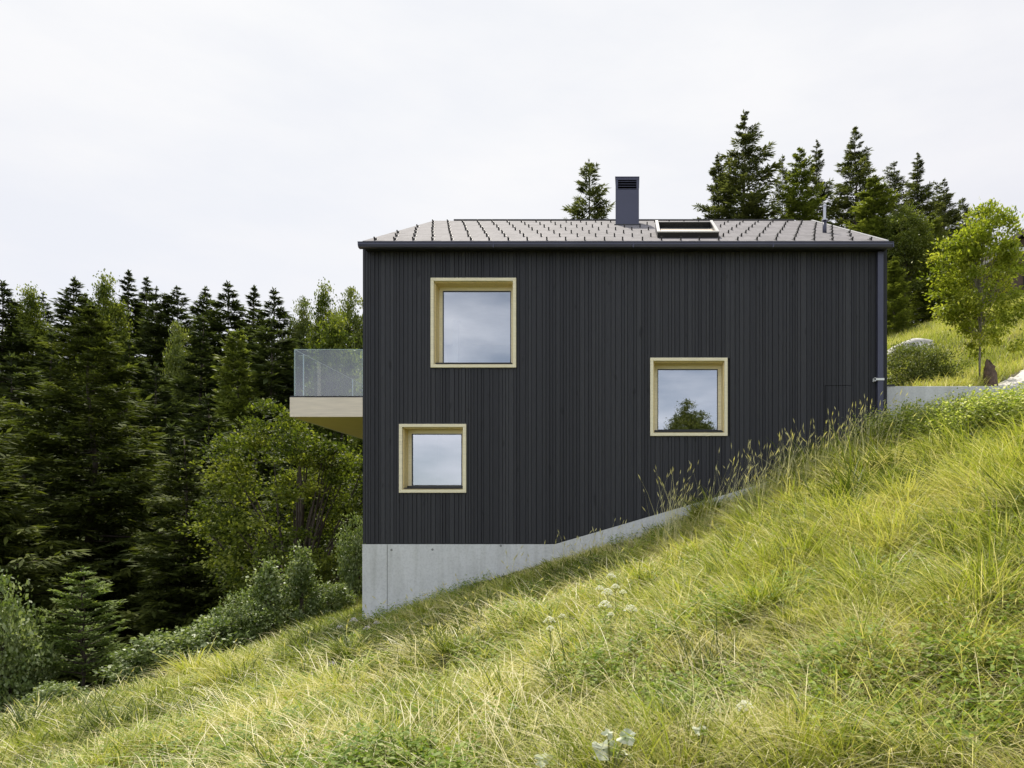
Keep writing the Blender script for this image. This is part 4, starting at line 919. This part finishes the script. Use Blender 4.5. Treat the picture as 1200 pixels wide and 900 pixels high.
# small herbs in the sward
def herbs(name, mat, x, y, n_l, hgt, ll, lw, label, cat, vlo=0, vhi=1, stemmy=False, flower=0):
    mb = MB(); n = len(x); z = ground(x, y)
    hh = hgt*rng.uniform(.6, 1.15, n)*(1 if name != 'nettles' else np.interp(x, [5, 6.5, 8.5, 12], [1.05, .92, .76, .66])); k = np.repeat(np.arange(n), n_l); m_ = len(k)
    fr_ = (np.tile(np.arange(n_l), n)+rng.random(m_))/n_l
    lean = rng.normal(0, .18, (n, 2))*hgt
    pz = z[k]+hh[k]*(.12+.88*fr_); az = np.tile(np.arange(n_l), n)*2.4+rng.normal(0, .4, m_)
    p = np.stack([x[k]+lean[k, 0]*fr_**1.5, y[k]+lean[k, 1]*fr_**1.5, pz], -1)
    d = norm(np.stack([np.cos(az), np.sin(az), rng.normal(.05, .35, m_)], -1))
    wv = norm(np.cross(d, np.array([0, 0, 1.])+rng.normal(0, .3, (m_, 3))))
    sz = rng.uniform(.6, 1.2, m_)*(1.15-.55*fr_)
    mb.leaves(p, d, wv, ll*sz, lw*sz, np.clip(rng.uniform(vlo, vhi, m_), 0, 1))
    if stemmy:
        st0 = np.stack([x, y, z], -1); st1 = np.stack([x+lean[:, 0], y+lean[:, 1], z+hh], -1); dd = norm(st1-st0)
        mb.leaves(st0, dd, norm(np.cross(dd, rng.normal(0, 1, (n, 3)))), hh*1.02, np.full(n, .012), np.full(n, .3), 1 if isinstance(mat, list) and len(mat) > 1 else 0, belly=.3)
    o = mb.build(name, mat); return tag(o, label, cat, kind='stuff')
x, y, t = sample(34000, 2.4, 16, .9); ok = meadow_ok(x, y) & (fbm(x, y, .9, 21) > .51); x, y = x[ok], y[ok]
herbs('meadow_herbs', [M['herb']], x, y, 8, .27, .07, .040, 'small green leafy herbs scattered through the meadow grass', 'plants')
# leafy cover at lower left
x = rng.uniform(-16, -8, 9000); y = rng.uniform(-8, 3.5, 9000); e_ = edge_x(y); ok = (x > e_-1.2) & (x < e_+1.6) & (fbm(x, y, .9, 2) > .52); x, y = x[ok], y[ok]
herbs('edge_plants', [M['shrub'], M['stem']], x, y, 9, .34, .075, .045, 'tangled leafy plants along the lower edge of the meadow', 'plants', stemmy=True)
# nettles at the top right
x = rng.uniform(4.8, 13, 15000); y = rng.uniform(-5.4, -.3, 15000); ok = (y > -4.2-(fbm(x, y, .6, 4)-.5)*6) & (x+y*.25 > 4.5+rng.random(15000)*.8); x, y = x[ok], y[ok]
herbs('nettles', [M['nettle'], M['stem']], x, y, 17, .95, .115, .055, 'thick bank of pale green nettles in front of the retaining wall', 'plants', stemmy=True)
x = rng.uniform(2.2, 6.5, 1500); y = rng.uniform(-2.6, -.2, 1500); ok = fbm(x, y, .8, 14) > .52; x, y = x[ok], y[ok]
herbs('wild_mint', [M['herb'], M['stem']], x, y, 12, .5, .08, .035, 'green leafy stalks in the grass below the right house corner', 'plants', stemmy=True)
# flowering grass stalks
mb = MB()
def stalks(x, y, h, az, a1):
    n = len(x); tt = np.clip((y+D)/14, .3, 1); wd = .0075*tt
    tips = blades(mb, x, y, h, wd, az, rng.uniform(0, .12, n), a1, np.full(n, .5), seg=4)
    ln = rng.uniform(.09, .17, n)*(.5+.5*tt); d = norm(np.stack([np.cos(az)*np.sin(a1*.9), np.sin(az)*np.sin(a1*.9), np.cos(a1*.9)], -1))
    for q in range(4):
        a_ = q*math.pi/4; wv = norm(np.cross(d, np.array([math.cos(a_*2+.3), math.sin(a_*2+.3), .1])))
        mb.leaves(tips-d*ln[:, None]*.8, d, wv, ln, .022*tt**1.3, rng.random(n), 1)
parts = []
for cxp, cyp, sx_, sy_, cnt in ((3.3, -2.6, .8, .7, 210), (.75, -3.0, .16, .3, 40), (1.6, -2.6, .7, .5, 40), (-.5, -.8, .9, .4, 40), (-2.6, -.6, .7, .3, 10), (4.95, -1.6, .10, .2, 18), (2.2, -2.6, .6, .6, 60), (4.4, -2.2, .25, .4, 26)):
    parts.append((rng.normal(cxp, sx_, cnt), np.minimum(rng.normal(cyp, sy_, cnt), -.12)))
xs_ = np.concatenate([a_ for a_, _ in parts]); ys_ = np.concatenate([b_ for _, b_ in parts]); n = len(xs_)
hh = rng.uniform(.55, 1.15, n)*np.where(xs_ < .2, .70, 1.38); az = np.where(rng.random(n) < .6, rng.normal(0, .6, n), rng.uniform(0, 6.28, n))
stalks(xs_, ys_, hh, az, rng.uniform(.15, .9, n))
x, y, t = sample(420, 3, 15, 1.); ok = meadow_ok(x, y); x, y = x[ok], y[ok]; n = len(x)
stalks(x, y, rng.uniform(.35, .7, n), rng.uniform(0, 6.28, n), rng.uniform(.3, 1.3, n))
o = mb.build('seeding_grass', [M['seed'], M['seed']]); tag(o, 'tall flowering grass stalks with seed heads standing against the wall', 'grass', kind='stuff')

# ------------------------------------------------------------------ flowers and broad leaves
def umbel(px, py, size, label, flat=.45, hgt=.62, mat='petal', t0=3, name='white_flower', group='white flower heads in the meadow', nfl=60):
    x_, y_, z_, t_ = hit(px, py+hgt*F/10, t0); top = Vector(P(px, py, t_)); r_ = size/F*t_/2
    o = empty(name, (x_, y_, z_), 0, label, 'flower', group)
    e = (top.x-x_, 0, max(top.z-z_, .08))
    mb = MB(); mb.tube([(0, 0, -.02), (e[0]*.4, 0, e[2]*.6), (e[0], 0, e[2]-.02)], .003, 5)
    for k in range(8): a_ = k*.785; mb.tube([(e[0], 0, e[2]-.03), (e[0]+r_*.6*math.cos(a_), r_*.6*math.sin(a_), e[2])], .0015, 4, cap=False)
    mb.build('stem', M['stem'], o)
    mb = MB(); g = np.random.default_rng(int(px*7+py)); q = np.sqrt(g.random(nfl)); a_ = g.uniform(0, 6.28, nfl)
    p = np.stack([e[0]+q*np.cos(a_)*r_, q*np.sin(a_)*r_, e[2]+(1-q**2)*r_*flat*2], -1)
    for j in range(3):
        d = norm(np.stack([np.cos(a_+j*2.1), np.sin(a_+j*2.1), np.full(nfl, .3)], -1)+g.normal(0, .3, (nfl, 3)))
        mb.leaves(p-d*r_*.16, d, norm(np.cross(d, np.array([0, .0, 1.])+g.normal(0, .4, d.shape))), np.full(nfl, r_*.36), np.full(nfl, r_*.26), g.random(nfl))
    mb.build('flower_head', M[mat], o)
for a_ in [(716, 677, 7, 'topmost white flower head of the group above the middle of the meadow'), (703, 691, 6, 'leftmost flower head of the white group above the round pair'), (712, 696, 8, 'widest flower head at the bottom of the white group'), (721, 689, 6, 'flower head at the right of the white group'),
           (730, 695, 5, 'tiny white flower head apart on the right of the white group'), (709, 711, 9, 'round white flower head, left one of the pair'), (739, 716, 9, 'round white flower head, right one of the pair'),
           (644, 729, 8, 'ragged white flower head left of all the others'), (659, 723, 5, 'faint small white flower head beside the ragged one'), (645, 738, 6, 'white flower head hanging below the ragged one'), (873, 831, 12, 'flat white flower head alone low in the right meadow'), (716, 721, 5, 'dull little white flower head below the round pair')]:
    umbel(a_[0], a_[1], a_[2]*1.75, a_[3])
for a_ in [(398, 736, 8, 'pale violet flower left of the plinth corner'), (414, 728, 9, 'pale violet flower right at the foot of the plinth corner'), (430, 737, 8, 'pale violet flower below the plinth corner'), (388, 779, 9, 'pale violet flower standing alone in the lower meadow'), (441, 731, 7, 'pale violet flower just right of the plinth corner')]:
    umbel(*a_, mat='violet', name='violet_flower', group='violet flowers by the plinth', hgt=.3, nfl=40)
def broadleaf(px, py, label, specs, seed):
    x_, y_, z_, t_ = hit(px, py+34, 2.6); lift_ = 34/F*t_; g = np.random.default_rng(seed)
    o = empty('broad_leaf_plant', (x_, y_, z_), 0, label, 'plant', 'broad leaved plants in the foreground')
    for k, (dx, dz, r_, az_, tilt) in enumerate(specs):
        rr_ = r_/F*t_; c_ = Vector((dx/F*t_, g.uniform(-.05, .05), lift_+.02+dz/F*t_*.8)); n = 22; V = [(0, 0, 0)]
        for lev, sc_ in ((.5, .5), (1, 1)):
            for j in range(n):
                a_ = j*2*math.pi/n; q = rr_*sc_*(1-.45*math.exp(-((a_-math.pi)/.35)**2))*(1+.16*math.sin(a_*3+k*2)+.10*math.sin(a_*7+k)+.09*g.normal())
                V.append((q*math.cos(a_)*1.15, q*math.sin(a_)*.9, .22*rr_*math.sin(a_*3+k)*lev+.10*rr_*g.normal()*lev-.15*rr_*lev))
        Mx = Matrix.Translation(c_) @ Matrix.Rotation(az_, 4, 'Z') @ Matrix.Rotation(tilt, 4, 'X')
        V = [tuple(Mx @ Vector(v)) for v in V]; mb = MB()
        mb.add(V, [(0, 1+j, 1+(j+1) % n) for j in range(n)], g.uniform(0, 1)); mb.add(V, [(1+j, 1+n+j, 1+n+(j+1) % n, 1+(j+1) % n) for j in range(n)], g.uniform(.2, 1, n))
        mb.build('leaf', M['pale_leaf'] if k != 1 else M['herb'], o, True)
        mb = MB(); mb.tube([(0, 0, -.02), tuple(c_*.5+Vector((0, 0, .02))), tuple(c_)], .005, 5); mb.build('stalk', M['stem'], o)
broadleaf(715, 888, 'plant with large silvery leaves at the bottom middle of the meadow', [(-8, 4, 14, .4, .9), (8, 0, 11, 1.4, .5), (18, 26, 10, -.3, 1.0), (-2, 30, 7, 1, .8), (20, 0, 9, 2.2, .7)], 1)
broadleaf(640, 897, 'plant with pale leaves at the bottom edge, left of the silvery one', [(-4, 6, 9, .2, .8), (6, 0, 8, 1.2, .6), (14, 2, 6, 2, .8)], 2)
broadleaf(818, 862, 'small pale-leaved plant right of the silvery one', [(0, 4, 7, .2, .8), (7, 2, 6, 1.2, .6), (3, 8, 5, 2, .9)], 3)
x_, y_, z_, t_ = hit(722, 898, 2.6)
mb = MB(); mb.tube([(0, 0, .02), (.12, .02, .05), (.25, .0, .04), (.36, -.03, .02)], [.006, .008, .008, .004], 6); o = mb.build('fallen_twig', M['bark']); o.location = (x_-.05, y_, z_+.05); tag(o, 'brown bare twig lying beside the silvery-leaved plant', 'twig')
